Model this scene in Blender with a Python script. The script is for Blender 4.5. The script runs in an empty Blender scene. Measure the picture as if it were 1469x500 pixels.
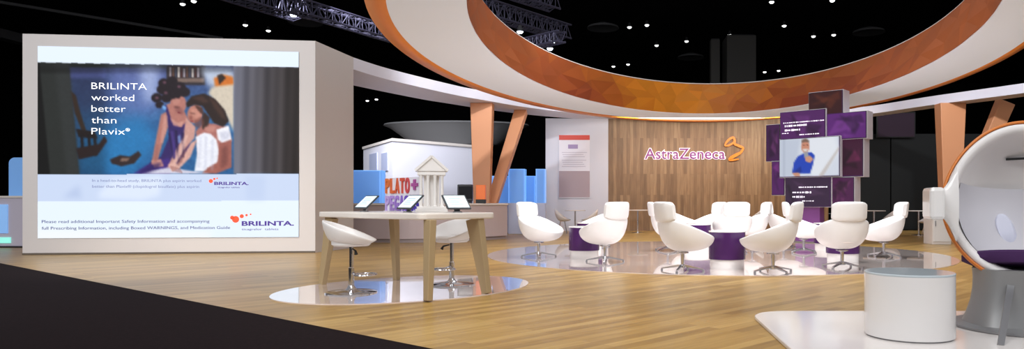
import bpy, bmesh, math, random
import numpy as np
from mathutils import Vector, Matrix

random.seed(7)
PI = math.pi
SC = bpy.context.scene
COL = SC.collection

# ------------------------------------------------------------------ camera model
F, PX, PY, EYE = 1000.0, 870.0, 290.0, 1.1          # pixels (frame 1469 x 500), eye height in metres


def floor_at(x, y, z=0.0):
    d = F * (EYE - z) / (y - PY)
    return ((x - PX) * d / F, d)


def at_depth(x, y, d):
    return ((x - PX) * d / F, d, EYE + (PY - y) * d / F)


# ------------------------------------------------------------------ colours / materials
def lin(c):
    c = c / 255.0
    return c / 12.92 if c <= 0.04045 else ((c + 0.055) / 1.055) ** 2.4


def rgb(r, g, b):
    return (lin(r), lin(g), lin(b), 1.0)


MATS = {}


def mat(name, col, rough=0.5, metal=0.0, emit=None, es=0.0, trans=0.0, alpha=1.0, coat=0.0, bump=0.0, bscale=200.0, spec=0.5):
    if name in MATS:
        return MATS[name]
    m = bpy.data.materials.new(name)
    m.use_nodes = True
    n = m.node_tree.nodes
    b = n['Principled BSDF']
    b.inputs['Base Color'].default_value = col
    b.inputs['Roughness'].default_value = rough
    b.inputs['Metallic'].default_value = metal
    b.inputs['Specular IOR Level'].default_value = spec
    b.inputs['Transmission Weight'].default_value = trans
    b.inputs['Alpha'].default_value = alpha
    b.inputs['Coat Weight'].default_value = coat
    if emit:
        b.inputs['Emission Color'].default_value = emit
        b.inputs['Emission Strength'].default_value = es
    if bump:
        t = n.new('ShaderNodeTexNoise')
        t.inputs['Scale'].default_value = bscale
        k = n.new('ShaderNodeBump')
        k.inputs['Strength'].default_value = bump
        k.inputs['Distance'].default_value = 0.01
        tc = n.new('ShaderNodeTexCoord')
        m.node_tree.links.new(tc.outputs['Object'], t.inputs['Vector'])
        m.node_tree.links.new(t.outputs['Fac'], k.inputs['Height'])
        m.node_tree.links.new(k.outputs['Normal'], b.inputs['Normal'])
    MATS[name] = m
    return m


def ramp_node(nt, stops):
    r = nt.nodes.new('ShaderNodeValToRGB')
    e = r.color_ramp.elements
    while len(e) < len(stops):
        e.new(0.5)
    for i, (p, c) in enumerate(stops):
        e[i].position = p
        e[i].color = c
    return r


def plank_mat(name, cols, rot, length, width, rough, mortar=0.004, use_z=False, grain=1.0):
    """Boards laid in running bond with per-board tone and stretched grain noise."""
    m = bpy.data.materials.new(name)
    m.use_nodes = True
    nt = m.node_tree
    L = nt.links
    b = nt.nodes['Principled BSDF']
    tc = nt.nodes.new('ShaderNodeTexCoord')
    mp = nt.nodes.new('ShaderNodeMapping')
    mp.inputs['Rotation'].default_value = rot
    L.new(tc.outputs['Object'], mp.inputs['Vector'])
    br = nt.nodes.new('ShaderNodeTexBrick')
    br.inputs['Scale'].default_value = 1.0
    br.inputs['Brick Width'].default_value = length
    br.inputs['Row Height'].default_value = width
    br.inputs['Mortar Size'].default_value = mortar
    br.inputs['Color1'].default_value = (0, 0, 0, 1)
    br.inputs['Color2'].default_value = (1, 1, 1, 1)
    br.inputs['Mortar'].default_value = (0.2, 0.2, 0.2, 1)
    br.inputs['Bias'].default_value = 0.0
    br.offset = 0.37
    L.new(mp.outputs['Vector'], br.inputs['Vector'])
    mp2 = nt.nodes.new('ShaderNodeMapping')
    mp2.inputs['Scale'].default_value = (0.9, 9.0, 1.0)
    L.new(mp.outputs['Vector'], mp2.inputs['Vector'])
    nz = nt.nodes.new('ShaderNodeTexNoise')
    nz.inputs['Scale'].default_value = 1.6
    nz.inputs['Detail'].default_value = 6.0
    L.new(mp2.outputs['Vector'], nz.inputs['Vector'])
    mx = nt.nodes.new('ShaderNodeMix')
    mx.data_type = 'FLOAT'
    mx.inputs['Factor'].default_value = 0.62
    L.new(br.outputs['Color'], mx.inputs['A'])
    L.new(nz.outputs['Fac'], mx.inputs['B'])
    r = ramp_node(nt, [(0.12, cols[0]), (0.5, cols[1]), (0.82, cols[2])])
    L.new(mx.outputs['Result'], r.inputs['Fac'])
    L.new(r.outputs['Color'], b.inputs['Base Color'])
    b.inputs['Roughness'].default_value = rough
    MATS[name] = m
    return m


def tile_mat(name):
    """Polished pale marble squares."""
    m = bpy.data.materials.new(name)
    m.use_nodes = True
    nt = m.node_tree
    L = nt.links
    b = nt.nodes['Principled BSDF']
    tc = nt.nodes.new('ShaderNodeTexCoord')
    br = nt.nodes.new('ShaderNodeTexBrick')
    br.offset = 0.0
    br.inputs['Scale'].default_value = 1.0
    br.inputs['Brick Width'].default_value = 0.9
    br.inputs['Row Height'].default_value = 0.9
    br.inputs['Mortar Size'].default_value = 0.004
    br.inputs['Color1'].default_value = (0.3, 0.3, 0.3, 1)
    br.inputs['Color2'].default_value = (0.8, 0.8, 0.8, 1)
    br.inputs['Mortar'].default_value = (0.15, 0.15, 0.15, 1)
    L.new(tc.outputs['Object'], br.inputs['Vector'])
    nz = nt.nodes.new('ShaderNodeTexNoise')
    nz.inputs['Scale'].default_value = 2.2
    nz.inputs['Detail'].default_value = 8.0
    nz.inputs['Distortion'].default_value = 1.2
    L.new(tc.outputs['Object'], nz.inputs['Vector'])
    mx = nt.nodes.new('ShaderNodeMix')
    mx.data_type = 'FLOAT'
    mx.inputs['Factor'].default_value = 0.7
    L.new(br.outputs['Color'], mx.inputs['A'])
    L.new(nz.outputs['Fac'], mx.inputs['B'])
    r = ramp_node(nt, [(0.25, rgb(204, 180, 172)), (0.5, rgb(230, 212, 205)), (0.75, rgb(243, 232, 227))])
    L.new(mx.outputs['Result'], r.inputs['Fac'])
    L.new(r.outputs['Color'], b.inputs['Base Color'])
    b.inputs['Roughness'].default_value = 0.15
    b.inputs['Coat Weight'].default_value = 1.0
    b.inputs['Coat Roughness'].default_value = 0.03
    b.inputs['Coat IOR'].default_value = 2.2
    MATS[name] = m
    return m


def carpet_mat(name):
    m = bpy.data.materials.new(name)
    m.use_nodes = True
    nt = m.node_tree
    L = nt.links
    b = nt.nodes['Principled BSDF']
    tc = nt.nodes.new('ShaderNodeTexCoord')
    nz = nt.nodes.new('ShaderNodeTexNoise')
    nz.inputs['Scale'].default_value = 35.0
    nz.inputs['Detail'].default_value = 4.0
    L.new(tc.outputs['Object'], nz.inputs['Vector'])
    r = ramp_node(nt, [(0.3, rgb(20, 12, 14)), (0.7, rgb(30, 20, 22))])
    L.new(nz.outputs['Fac'], r.inputs['Fac'])
    L.new(r.outputs['Color'], b.inputs['Base Color'])
    b.inputs['Roughness'].default_value = 0.95
    b.inputs['Specular IOR Level'].default_value = 0.1
    MATS[name] = m
    return m


def attr_mat(name, strength=None, rough=0.5):
    """Colour read from the mesh's own colour attribute; strength makes it a lit display."""
    m = bpy.data.materials.new(name)
    m.use_nodes = True
    nt = m.node_tree
    b = nt.nodes['Principled BSDF']
    a = nt.nodes.new('ShaderNodeVertexColor')
    a.layer_name = 'Col'
    b.inputs['Roughness'].default_value = rough
    if strength is None:
        nt.links.new(a.outputs['Color'], b.inputs['Base Color'])
    else:
        b.inputs['Base Color'].default_value = (0.01, 0.01, 0.01, 1)
        b.inputs['Specular IOR Level'].default_value = 0.1
        nt.links.new(a.outputs['Color'], b.inputs['Emission Color'])
        b.inputs['Emission Strength'].default_value = strength
    MATS[name] = m
    return m


# ------------------------------------------------------------------ mesh builder
class MB:
    def __init__(s):
        s.v, s.f = [], []

    def add(s, vs, fs):
        o = len(s.v)
        s.v += [tuple(p) for p in vs]
        s.f += [tuple(i + o for i in f) for f in fs]
        return s

    def box(s, c, d, rz=0.0, M=None):
        x, y, z = d[0] / 2, d[1] / 2, d[2] / 2
        R = M if M is not None else Matrix.Rotation(rz, 3, 'Z')
        vs = [Vector(c) + R @ Vector((i * x, j * y, k * z)) for k in (-1, 1) for j in (-1, 1) for i in (-1, 1)]
        return s.add(vs, [(0, 2, 3, 1), (4, 5, 7, 6), (0, 1, 5, 4), (2, 6, 7, 3), (0, 4, 6, 2), (1, 3, 7, 5)])

    def prism(s, poly, z0, z1):
        n = len(poly)
        vs = [(p[0], p[1], z0) for p in poly] + [(p[0], p[1], z1) for p in poly]
        fs = [tuple(range(n - 1, -1, -1)), tuple(range(n, 2 * n))]
        fs += [(i, (i + 1) % n, n + (i + 1) % n, n + i) for i in range(n)]
        return s.add(vs, fs)

    def loft(s, rings, cap=True, closed=True):
        n = len(rings[0])
        vs = [p for r in rings for p in r]
        fs = []
        m = n if closed else n - 1
        for k in range(len(rings) - 1):
            for i in range(m):
                j = (i + 1) % n
                fs.append((k * n + i, k * n + j, (k + 1) * n + j, (k + 1) * n + i))
        if cap:
            fs.append(tuple(range(n - 1, -1, -1)))
            fs.append(tuple((len(rings) - 1) * n + i for i in range(n)))
        return s.add(vs, fs)

    def lathe(s, prof, c=(0, 0, 0), n=40, sx=1.0, sy=1.0, cap=True):
        rings = []
        for r, z in prof:
            rings.append([(c[0] + sx * r * math.cos(2 * PI * i / n), c[1] + sy * r * math.sin(2 * PI * i / n), c[2] + z) for i in range(n)])
        return s.loft(rings, cap)

    def tube(s, path, r, n=10, cap=True):
        P = [Vector(p) for p in path]
        rad = r if isinstance(r, (list, tuple)) else [r] * len(P)
        rings = []
        up = None
        for i, p in enumerate(P):
            t = (P[min(i + 1, len(P) - 1)] - P[max(i - 1, 0)]).normalized()
            if up is None:
                up = Vector((0, 0, 1)) if abs(t.z) < 0.9 else Vector((1, 0, 0))
            a = t.cross(up)
            if a.length < 1e-5:
                a = t.cross(Vector((0, 1, 0.1)))
            a.normalize()
            b = a.cross(t).normalized()
            up = b
            rings.append([p + rad[i] * (math.cos(2 * PI * k / n) * a + math.sin(2 * PI * k / n) * b) for k in range(n)])
        return s.loft(rings, cap)

    def bar(s, p, q, w0, h0, w1=None, h1=None, side=None):
        """Tapered rectangular bar from p to q."""
        w1 = w0 if w1 is None else w1
        h1 = h0 if h1 is None else h1
        p, q = Vector(p), Vector(q)
        t = (q - p).normalized()
        sd = Vector(side) if side else (t.cross(Vector((0, 0, 1))) if abs(t.z) < 0.95 else Vector((1, 0, 0)))
        sd = (sd - t * sd.dot(t)).normalized()
        up = sd.cross(t)
        rings = []
        for o, w, h in ((p, w0, h0), (q, w1, h1)):
            rings.append([o + sd * a * w / 2 + up * b * h / 2 for a, b in ((-1, -1), (1, -1), (1, 1), (-1, 1))])
        return s.loft(rings)

    def build(s, name, m, parent=None, smooth=None, bevel=0.0, loc=None, sub=0, solid=0.0, soff=-1.0):
        me = bpy.data.meshes.new(name)
        me.from_pydata([tuple(v) for v in s.v], [], s.f)
        bm = bmesh.new()
        bm.from_mesh(me)
        bmesh.ops.recalc_face_normals(bm, faces=bm.faces)
        bm.to_mesh(me)
        bm.free()
        me.materials.append(m)
        o = bpy.data.objects.new(name, me)
        COL.objects.link(o)
        if parent:
            o.parent = parent
        if loc:
            o.location = loc
        if solid:
            d = o.modifiers.new('Solid', 'SOLIDIFY')
            d.thickness = solid
            d.offset = soff
        if bevel:
            d = o.modifiers.new('Bevel', 'BEVEL')
            d.width = bevel
            d.segments = 2
            d.limit_method = 'ANGLE'
            d.angle_limit = math.radians(35)
        if sub:
            d = o.modifiers.new('Sub', 'SUBSURF')
            d.levels = d.render_levels = sub
        if smooth:
            me.polygons.foreach_set('use_smooth', [True] * len(me.polygons))
            if smooth != 'all':
                bm = bmesh.new()
                bm.from_mesh(me)
                for e in bm.edges:
                    if len(e.link_faces) == 2 and e.calc_face_angle(0) > math.radians(38):
                        e.smooth = False
                bm.to_mesh(me)
                bm.free()
        return o


def thing(name, label, cat, loc=(0, 0, 0), rz=0.0, group=None):
    o = bpy.data.objects.new(name, None)
    o.empty_display_size = 0.1
    COL.objects.link(o)
    o.location = loc
    o.rotation_euler = (0, 0, rz)
    return tag(o, label, cat, group)


def tag(o, label, cat, group=None):
    o['label'] = label
    o['category'] = cat
    if group:
        o['group'] = group
    return o


def struct(o, label=None, cat=None):
    o['kind'] = 'structure'
    if label:
        o['label'] = label
    if cat:
        o['category'] = cat
    return o


def dup(root, loc, rz, label):
    r = root.copy()
    COL.objects.link(r)
    r.location = loc
    r.rotation_euler = (0, 0, rz)
    r['label'] = label
    for ch in list(root.children):
        c = ch.copy()
        COL.objects.link(c)
        c.parent = r
        for g in list(ch.children):
            d = g.copy()
            COL.objects.link(d)
            d.parent = c
    return r


# ------------------------------------------------------------------ lettering
def text_geo(body, w, h=None, depth=0.004, bold=0.0, spacing=1.0):
    """Lettering as vertices/faces in local XY (X to the right, Y up), left end at 0, baseline at 0, fitted to width w (and cap height h)."""
    cu = bpy.data.curves.new('t', 'FONT')
    cu.body = body
    cu.size = 1.0
    cu.extrude = depth / 2
    cu.offset = bold
    cu.space_character = spacing
    cu.resolution_u = 3
    o = bpy.data.objects.new('t', cu)
    COL.objects.link(o)
    dg = bpy.context.evaluated_depsgraph_get()
    me = bpy.data.meshes.new_from_object(o.evaluated_get(dg))
    V = np.array([v.co[:] for v in me.vertices]) if len(me.vertices) else np.zeros((1, 3))
    Fc = [tuple(p.vertices) for p in me.polygons]
    bpy.data.objects.remove(o)
    bpy.data.curves.remove(cu)
    bpy.data.meshes.remove(me)
    x0, x1 = V[:, 0].min(), V[:, 0].max()
    V[:, 0] = (V[:, 0] - x0) * (w / (x1 - x0))
    k = (h / 0.72) if h else w / (x1 - x0)
    V[:, 1] *= k
    return V, Fc


def place_geo(V, origin, ux, uy, nrm):
    """Map local (x, y, z) on the plane origin + x*ux + y*uy + z*nrm."""
    o, a, b, n = (np.array(t, float) for t in (origin, ux, uy, nrm))
    return [tuple(o + v[0] * a + v[1] * b + v[2] * n) for v in V]


# ------------------------------------------------------------------ display pictures (painted on a fine coloured mesh)
class Canvas:
    def __init__(s, x0, y0, x1, y1, ss, bg):
        s.x0, s.y0, s.ss = x0, y0, ss
        s.w, s.h = int((x1 - x0) * ss), int((y1 - y0) * ss)
        s.a = np.zeros((s.h, s.w, 3)) + np.array(bg, float)
        s.X, s.Y = np.meshgrid(x0 + (np.arange(s.w) + .5) / ss, y0 + (np.arange(s.h) + .5) / ss)

    def blend(s, mask, col):
        c = col if isinstance(col, np.ndarray) else np.array(col, float)
        s.a = s.a * (1 - mask[..., None]) + c * mask[..., None]

    @staticmethod
    def blur(m, r):
        r = int(round(r))
        if r < 1:
            return m
        for ax in (0, 1):
            for _ in range(2):
                p = np.pad(m, [(r + 1, r) if k == ax else (0, 0) for k in (0, 1)], mode='edge')
                c = np.cumsum(p, axis=ax)
                n = m.shape[ax]
                hi = np.take(c, np.arange(2 * r + 1, 2 * r + 1 + n), axis=ax)
                lo = np.take(c, np.arange(0, n), axis=ax)
                m = (hi - lo) / (2 * r + 1)
        return m

    def poly(s, pts, col, blur=0.7, alpha=1.0):
        ins = np.zeros_like(s.X, bool)
        n = len(pts)
        for i in range(n):
            (xa, ya), (xb, yb) = pts[i], pts[(i + 1) % n]
            if ya == yb:
                continue
            c = ((ya > s.Y) != (yb > s.Y)) & (s.X < (xb - xa) * (s.Y - ya) / (yb - ya) + xa)
            ins ^= c
        s.blend(s.blur(ins.astype(float), blur * s.ss) * alpha, col)

    def ell(s, cx, cy, rx, ry, col, blur=0.7, alpha=1.0, rot=0.0):
        c, q = math.cos(rot), math.sin(rot)
        dx, dy = s.X - cx, s.Y - cy
        m = (((dx * c + dy * q) / rx) ** 2 + ((-dx * q + dy * c) / ry) ** 2 < 1).astype(float)
        s.blend(s.blur(m, blur * s.ss) * alpha, col)

    def sample(s, x, y):
        i = np.clip(((x - s.x0) * s.ss).astype(int), 0, s.w - 1)
        j = np.clip(((y - s.y0) * s.ss).astype(int), 0, s.h - 1)
        return s.a[j, i]


def lin_arr(a):
    a = np.clip(a, 0, 255) / 255.0
    return np.where(a <= 0.04045, a / 12.92, ((a + 0.055) / 1.055) ** 2.4)


def picture(name, canvas, mapping, origin, ux, uz, w, h, nu, nv, m, parent, nrm):
    """Flat display of w x h metres: origin is the top left corner; ux to the right, uz downwards; backed by 6 mm."""
    u, v = np.meshgrid(np.linspace(0, 1, nu + 1), np.linspace(0, 1, nv + 1))
    o, a, b = (np.array(t, float) for t in (origin, ux, uz))
    P = o + u[..., None] * w * a + v[..., None] * h * b
    px, py = mapping(u, v)
    C = lin_arr(canvas.sample(px, py)).reshape(-1, 3)
    me = bpy.data.meshes.new(name)
    fs = [(j * (nu + 1) + i, (j + 1) * (nu + 1) + i, (j + 1) * (nu + 1) + i + 1, j * (nu + 1) + i + 1) for j in range(nv) for i in range(nu)]
    me.from_pydata([tuple(p) for p in P.reshape(-1, 3)], [], fs)
    at = me.color_attributes.new('Col', 'FLOAT_COLOR', 'POINT')
    at.data.foreach_set('color', np.c_[C, np.ones(len(C))].astype(np.float32).ravel())
    me.materials.append(m)
    ob = bpy.data.objects.new(name, me)
    COL.objects.link(ob)
    ob.parent = parent
    return ob


# ================================================================== materials in use
WHITE = mat('white_paint', rgb(222, 214, 209), 0.55)
WALLW = mat('booth_white', rgb(208, 202, 200), 0.6)
LAV = mat('lavender_white', rgb(224, 222, 234), 0.5)
SOFF = mat('stretched_fabric', rgb(214, 216, 222), 0.8, emit=rgb(240, 244, 255), es=0.20)  # emission added as neutral fill for the canopy's white underside
ORANGE = mat('orange_band', rgb(246, 146, 48), 0.5)
PEACH = mat('peach_column', rgb(214, 150, 108), 0.5)
LEATHER = mat('white_leather', rgb(232, 230, 229), 0.45, bump=0.05)
CUSH = mat('white_cushion', rgb(234, 226, 222), 0.6)
CHROME = mat('chrome', rgb(205, 205, 208), 0.12, 1.0)
STEEL = mat('brushed_steel', rgb(150, 150, 152), 0.4, 0.75)
PURPLE = mat('purple_laminate', rgb(66, 26, 84), 0.25)
PFAB = mat('purple_fabric', rgb(62, 26, 78), 0.85)
GLOSS = mat('gloss_white', rgb(235, 232, 230), 0.15, coat=0.4)
BLACK = mat('black_plastic', rgb(14, 14, 16), 0.5)
DARK = mat('hall_black', rgb(16, 16, 18), 0.9, spec=0.1)
DARK2 = mat('hall_grey', rgb(48, 48, 50), 0.9, spec=0.1)
TRUSS = mat('truss_metal', rgb(62, 60, 80), 0.5, 0.5)
GREYF = mat('grey_sign_fabric', rgb(86, 86, 88), 0.8)
TBLW = mat('table_white', rgb(232, 224, 216), 0.3)
LEGW = mat('pale_wood', rgb(170, 148, 112), 0.5, bump=0.1, bscale=60)
PLASTER = mat('plaster', rgb(238, 234, 230), 0.7)
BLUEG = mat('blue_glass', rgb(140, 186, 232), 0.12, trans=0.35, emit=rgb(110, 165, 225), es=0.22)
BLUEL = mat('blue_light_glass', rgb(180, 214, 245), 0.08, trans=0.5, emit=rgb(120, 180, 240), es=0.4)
LAMP = mat('lamp_lens', rgb(255, 255, 255), 0.3, emit=(1, 1, 0.98, 1), es=5.0)
LAMPB = mat('blue_lamp_lens', rgb(200, 220, 255), 0.3, emit=(0.75, 0.85, 1, 1), es=6.0)
VENTM = mat('vent_grey', rgb(70, 70, 72), 0.8)

FLOORM = plank_mat('oak_planks', [rgb(124, 92, 44), rgb(166, 131, 70), rgb(194, 160, 96)], (0, 0, math.radians(-45)), 1.9, 0.12, 0.33)
WOODW = plank_mat('wall_planks', [rgb(96, 70, 46), rgb(132, 101, 70), rgb(166, 134, 98)], (0, 0, 0), 2.2, 0.13, 0.5)
# the wall's boards run upright: swap axes so the board length follows Z and the rows follow X
_nt = WOODW.node_tree
for _n in _nt.nodes:
    if _n.type == 'MAPPING' and _n.inputs['Scale'].default_value[1] < 2:
        _n.inputs['Rotation'].default_value = (0, 0, 0)
        _src = _n.inputs['Vector'].links[0].from_socket
        _sep = _nt.nodes.new('ShaderNodeSeparateXYZ')
        _com = _nt.nodes.new('ShaderNodeCombineXYZ')
        _nt.links.new(_src, _sep.inputs[0])
        _nt.links.new(_sep.outputs['Z'], _com.inputs['X'])
        _nt.links.new(_sep.outputs['X'], _com.inputs['Y'])
        _nt.links.new(_com.outputs[0], _n.inputs['Vector'])
TILE = tile_mat('polished_tile')
CARPET = carpet_mat('aisle_carpet_pile')
SCREEN = attr_mat('screen_picture', 1.08)
TSCREEN = attr_mat('tower_picture', 1.0)
FACET = attr_mat('facet_print', None, 0.55)

# ================================================================== setting: hall and floors
struct(MB().box((0, 30, -0.06), (130, 80, 0.06)).build('floor', DARK), 'dark exhibition hall floor', 'floor')
wood = MB().prism([(-17, 12.0), (-1.2, 0.2), (14, 0.2), (17, 27.4), (-17, 27.4)], -0.029, 0.0)
struct(wood.build('floor_booth', FLOORM), 'honey oak plank floor of the booth laid diagonally', 'floor')
# aisle carpet: its edge runs diagonally from the left wall to the viewer
c0, c1 = floor_at(0, 377.5), floor_at(615, 500)
dx, dy = c1[0] - c0[0], c1[1] - c0[1]
e0 = (c0[0] - dx * 0.55, c0[1] - dy * 0.55)
e1 = (c1[0] + dx * 0.6, c1[1] + dy * 0.6)
cp = MB().prism([e0, (e0[0] - 3, e0[1] - 16), (e1[0] - 3, e1[1] - 6), e1], -0.02, 0.008)
struct(cp.build('floor_carpet', CARPET), 'dark plum aisle carpet in the lower left foreground', 'carpet')
struct(MB().box((0, 70, 7), (130, 0.3, 14)).build('wall_back', DARK), 'black far wall of the hall', 'wall')
struct(MB().box((-50, 45, 7), (0.3, 50, 14)).build('wall_hall_left', DARK), 'black hall wall far left', 'wall')
struct(MB().box((50, 45, 7), (0.3, 50, 14)).build('wall_hall_right', DARK), 'black hall wall far right', 'wall')
struct(MB().box((0, 53, 13.2), (110, 34, 0.3)).build('ceiling', DARK), 'black hall ceiling', 'ceiling')


def ellipse(c, axes, d0, n=120):
    """Plan ellipse: axes[0] along unit vector d0, axes[1] across it."""
    d0 = Vector(d0).normalized()
    d1 = Vector((-d0.y, d0.x))
    return [(c[0] + axes[0] * math.cos(t) * d0.x + axes[1] * math.sin(t) * d1.x,
             c[1] + axes[0] * math.cos(t) * d0.y + axes[1] * math.sin(t) * d1.y) for t in (2 * PI * i / n for i in range(n))]


d_small = ellipse((-2.532, 8.947), (1.651, 1.281), (-0.7133, -0.7008))
d_big = ellipse((2.28, 14.99), (4.78, 4.58), (-0.997, 0.075))
struct(MB().prism(d_small, 0.0, 0.012).build('floor_disc', TILE), 'glossy white tile disc set in the floor under the bar table', 'floor')
struct(MB().prism(d_big, 0.0, 0.012).build('floor_round', TILE), 'large glossy pale tile circle under the lounge chairs', 'floor')

# ================================================================== display wall on the left
A, B, Cc = Vector((-12.23, 14.60)), Vector((-6.37, 15.25)), Vector((-6.17, 17.0))
WT = 4.63
dw = (B - A).normalized()
nw = Vector((dw.y, -dw.x))                         # towards the viewer
t0 = 0.35
wl = MB().prism([A, B, Cc, Cc + Vector((-0.32, 0.03)), B + Vector((-0.32, t0)), A - nw * t0], 0.0, WT)
struct(wl.build('wall_left', WALLW), 'tall white booth wall holding the big display, with a return side panel', 'wall')
sk = MB()
sk.bar((A.x, A.y, 0.02), (B.x, B.y, 0.02), 0.03, 0.04)
struct(sk.build('baseboard_left', mat('dark_skirt', rgb(96, 86, 76), 0.7)), 'thin dark plinth line at the foot of the display wall', 'baseboard')

SW, SH = 5.25, 4.03
s_o = A + dw * 0.305 + nw * 0.02
scr = thing('display_screen', 'huge bright display on the white left wall, two women embracing and white headline', 'screen', (0, 0, 0))
cas = MB().box(((A + dw * (0.305 + SW / 2) + nw * 0.008).x, (A + dw * (0.305 + SW / 2) + nw * 0.008).y, 0.347 + SH / 2), (SW, 0.016, SH), math.atan2(dw.y, dw.x))
cas.build('housing', BLACK, scr)

cv = Canvas(50, 60, 434, 346, 2, (228, 240, 253))
# --- the photograph on the display
base = np.zeros_like(cv.a)
ty = np.clip((cv.Y - 92) / 157.0, 0, 1)
for k, (a_, b_, c_) in enumerate(zip((62, 68, 116), (50, 98, 150), (30, 88, 142))):
    base[..., k] = np.where(ty < .5, a_ + (b_ - a_) * ty * 2, b_ + (c_ - b_) * (ty - .5) * 2)
nzr = np.random.RandomState(3)
no = Canvas.blur(nzr.rand(cv.h, cv.w), 3) - .5
no2 = Canvas.blur(nzr.rand(cv.h, cv.w), 12) - .5
base += (no * 110 + no2 * 260)[..., None] * np.array([.7, 1, 1.1])
msk = ((cv.Y > 88.5 + (cv.X - 55) * 0.0225) & (cv.Y < 249.5)).astype(float)
cv.blend(msk, base)
P_ = cv.poly
P_([(98, 89), (235, 92), (235, 98), (98, 96)], (40, 48, 44), 1)
P_([(98, 97), (150, 98), (150, 112), (98, 112)], (92, 104, 176), 2)
P_([(150, 93), (236, 94), (236, 150), (200, 170), (160, 150)], (112, 126, 186), 10, .6)
P_([(196, 94), (226, 94), (222, 140), (206, 150)], (176, 190, 228), 7, .75)
P_([(100, 115), (150, 112), (160, 150), (110, 160)], (58, 74, 122), 8, .7)
P_([(112, 200), (200, 165), (225, 200), (190, 249), (112, 249)], (38, 122, 182), 9, .8)
# shelf with books, top middle
P_([(236, 93), (292, 94), (292, 122), (236, 122)], (46, 40, 46), 1)
for i in range(11):
    c_ = [(150, 140, 150), (90, 60, 50), (60, 62, 80), (190, 180, 176), (70, 40, 40)][i % 5]
    P_([(240 + i * 4, 96 + (i % 3)), (243 + i * 4, 96 + (i % 3)), (243 + i * 4, 111), (240 + i * 4, 111)], c_, .5)
P_([(250, 112), (290, 112), (290, 118), (250, 118)], (120, 100, 92), 1)
P_([(284, 96), (334, 97), (334, 128), (296, 124)], (182, 194, 216), 4)
P_([(300, 126), (318, 118), (334, 116), (334, 190), (318, 160), (296, 134)], (208, 196, 178), 2)
P_([(304, 112), (318, 107), (332, 110), (334, 121), (306, 124)], (206, 112, 38), 1.5)
P_([(309, 108), (316, 106), (322, 112), (312, 122)], (48, 34, 28), 1)
# dark door on the left, its hinge shadow and the chair
P_([(52, 86), (98, 87), (113, 250), (52, 250)], (56, 60, 58), .8)
P_([(52, 86), (57, 87), (72, 250), (52, 250)], (18, 18, 18), 1.2)
P_([(78, 87), (98, 87), (113, 250), (96, 250)], (76, 80, 82), 3, .5)
P_([(101, 130), (108, 136), (114, 160), (122, 186), (118, 192), (106, 160)], (70, 50, 38), 1)
P_([(108, 184), (134, 188), (138, 198), (112, 196)], (40, 28, 28), 1)
for a_ in (114, 124, 132):
    P_([(a_, 192), (a_ + 4, 192), (a_ + 6, 222), (a_ + 2, 224)], (32, 26, 30), .8)
P_([(108, 212), (140, 206), (148, 194), (152, 202), (138, 222), (112, 228)], (52, 34, 34), 1)
# shoes on the blue carpet
P_([(156, 228), (170, 222), (184, 224), (196, 216), (200, 222), (190, 234), (172, 238), (158, 234)], (46, 34, 36), 1)
P_([(172, 226), (184, 226), (180, 231), (170, 231)], (122, 96, 84), 1)
# woman with curlers
skin, skin2 = (176, 116, 106), (120, 68, 70)
P_([(196, 249), (214, 232), (228, 224), (240, 196), (236, 170), (234, 150), (246, 156), (262, 168), (272, 190), (268, 220), (252, 236), (240, 249)], (50, 34, 96), 1)
P_([(188, 249), (206, 238), (238, 226), (252, 238), (240, 249)], (62, 40, 122), 1.5)
P_([(236, 150), (246, 146), (262, 160), (268, 172), (256, 182), (244, 174)], skin, 1.2)
P_([(228, 164), (236, 160), (238, 182), (230, 206), (222, 234), (214, 236), (220, 204)], skin, 1)
P_([(214, 230), (228, 228), (232, 238), (218, 240)], (198, 140, 128), 1)
cv.ell(253, 148, 11.5, 14, skin, 1, rot=-.25)
P_([(248, 152), (258, 156), (262, 164), (250, 162)], skin2, 2, .6)
for x, y, r in ((222, 140, 8), (231, 128, 9), (232, 119, 8), (244, 116, 8), (241, 128, 9), (254, 126, 10), (262, 132, 8), (226, 150, 6), (248, 134, 10), (236, 140, 8)):
    cv.ell(x, y, r, r * .85, (30, 20, 28), 1)
for x, y in ((222, 140), (233, 118), (254, 124), (235, 133)):
    cv.ell(x, y, 2.6, 2, (118, 78, 96), .8, .8)
P_([(231, 150), (236, 154), (234, 158), (229, 154)], (120, 170, 230), .8)
# bride
P_([(278, 188), (290, 176), (308, 178), (324, 182), (330, 200), (316, 240), (282, 240)], (170, 108, 100), 1)
P_([(278, 196), (290, 190), (300, 192), (308, 200), (312, 218), (308, 246), (276, 246), (280, 220)], (232, 234, 244), 1)
P_([(308, 186), (326, 180), (330, 202), (320, 208), (310, 200)], (238, 238, 246), 1)
P_([(312, 206), (330, 200), (330, 240), (308, 249), (286, 249), (296, 240), (310, 232)], (156, 92, 82), 1.2)
P_([(264, 168), (278, 182), (276, 198), (262, 214), (248, 236), (236, 242), (250, 214), (260, 196)], (200, 150, 140), 1)
P_([(280, 200), (270, 226), (252, 244), (244, 246), (258, 226), (272, 204)], (214, 164, 152), 1)
cv.ell(277, 163, 11, 13.5, (182, 120, 106), 1, rot=.3)
P_([(264, 148), (272, 138), (290, 134), (306, 142), (320, 158), (326, 174), (318, 182), (304, 176), (296, 164), (288, 152), (276, 150), (266, 154)], (40, 26, 24), 1)
P_([(290, 160), (298, 168), (296, 180), (288, 186), (286, 172)], (54, 36, 32), 1)
P_([(276, 150), (288, 154), (290, 166), (282, 160)], (58, 36, 32), 1.2, .8)
P_([(269, 166), (274, 166), (273, 172), (268, 171)], (128, 72, 66), 1, .7)
P_([(200, 249), (218, 243), (240, 240), (280, 246), (300, 249)], (206, 204, 222), 1.2)
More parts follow.
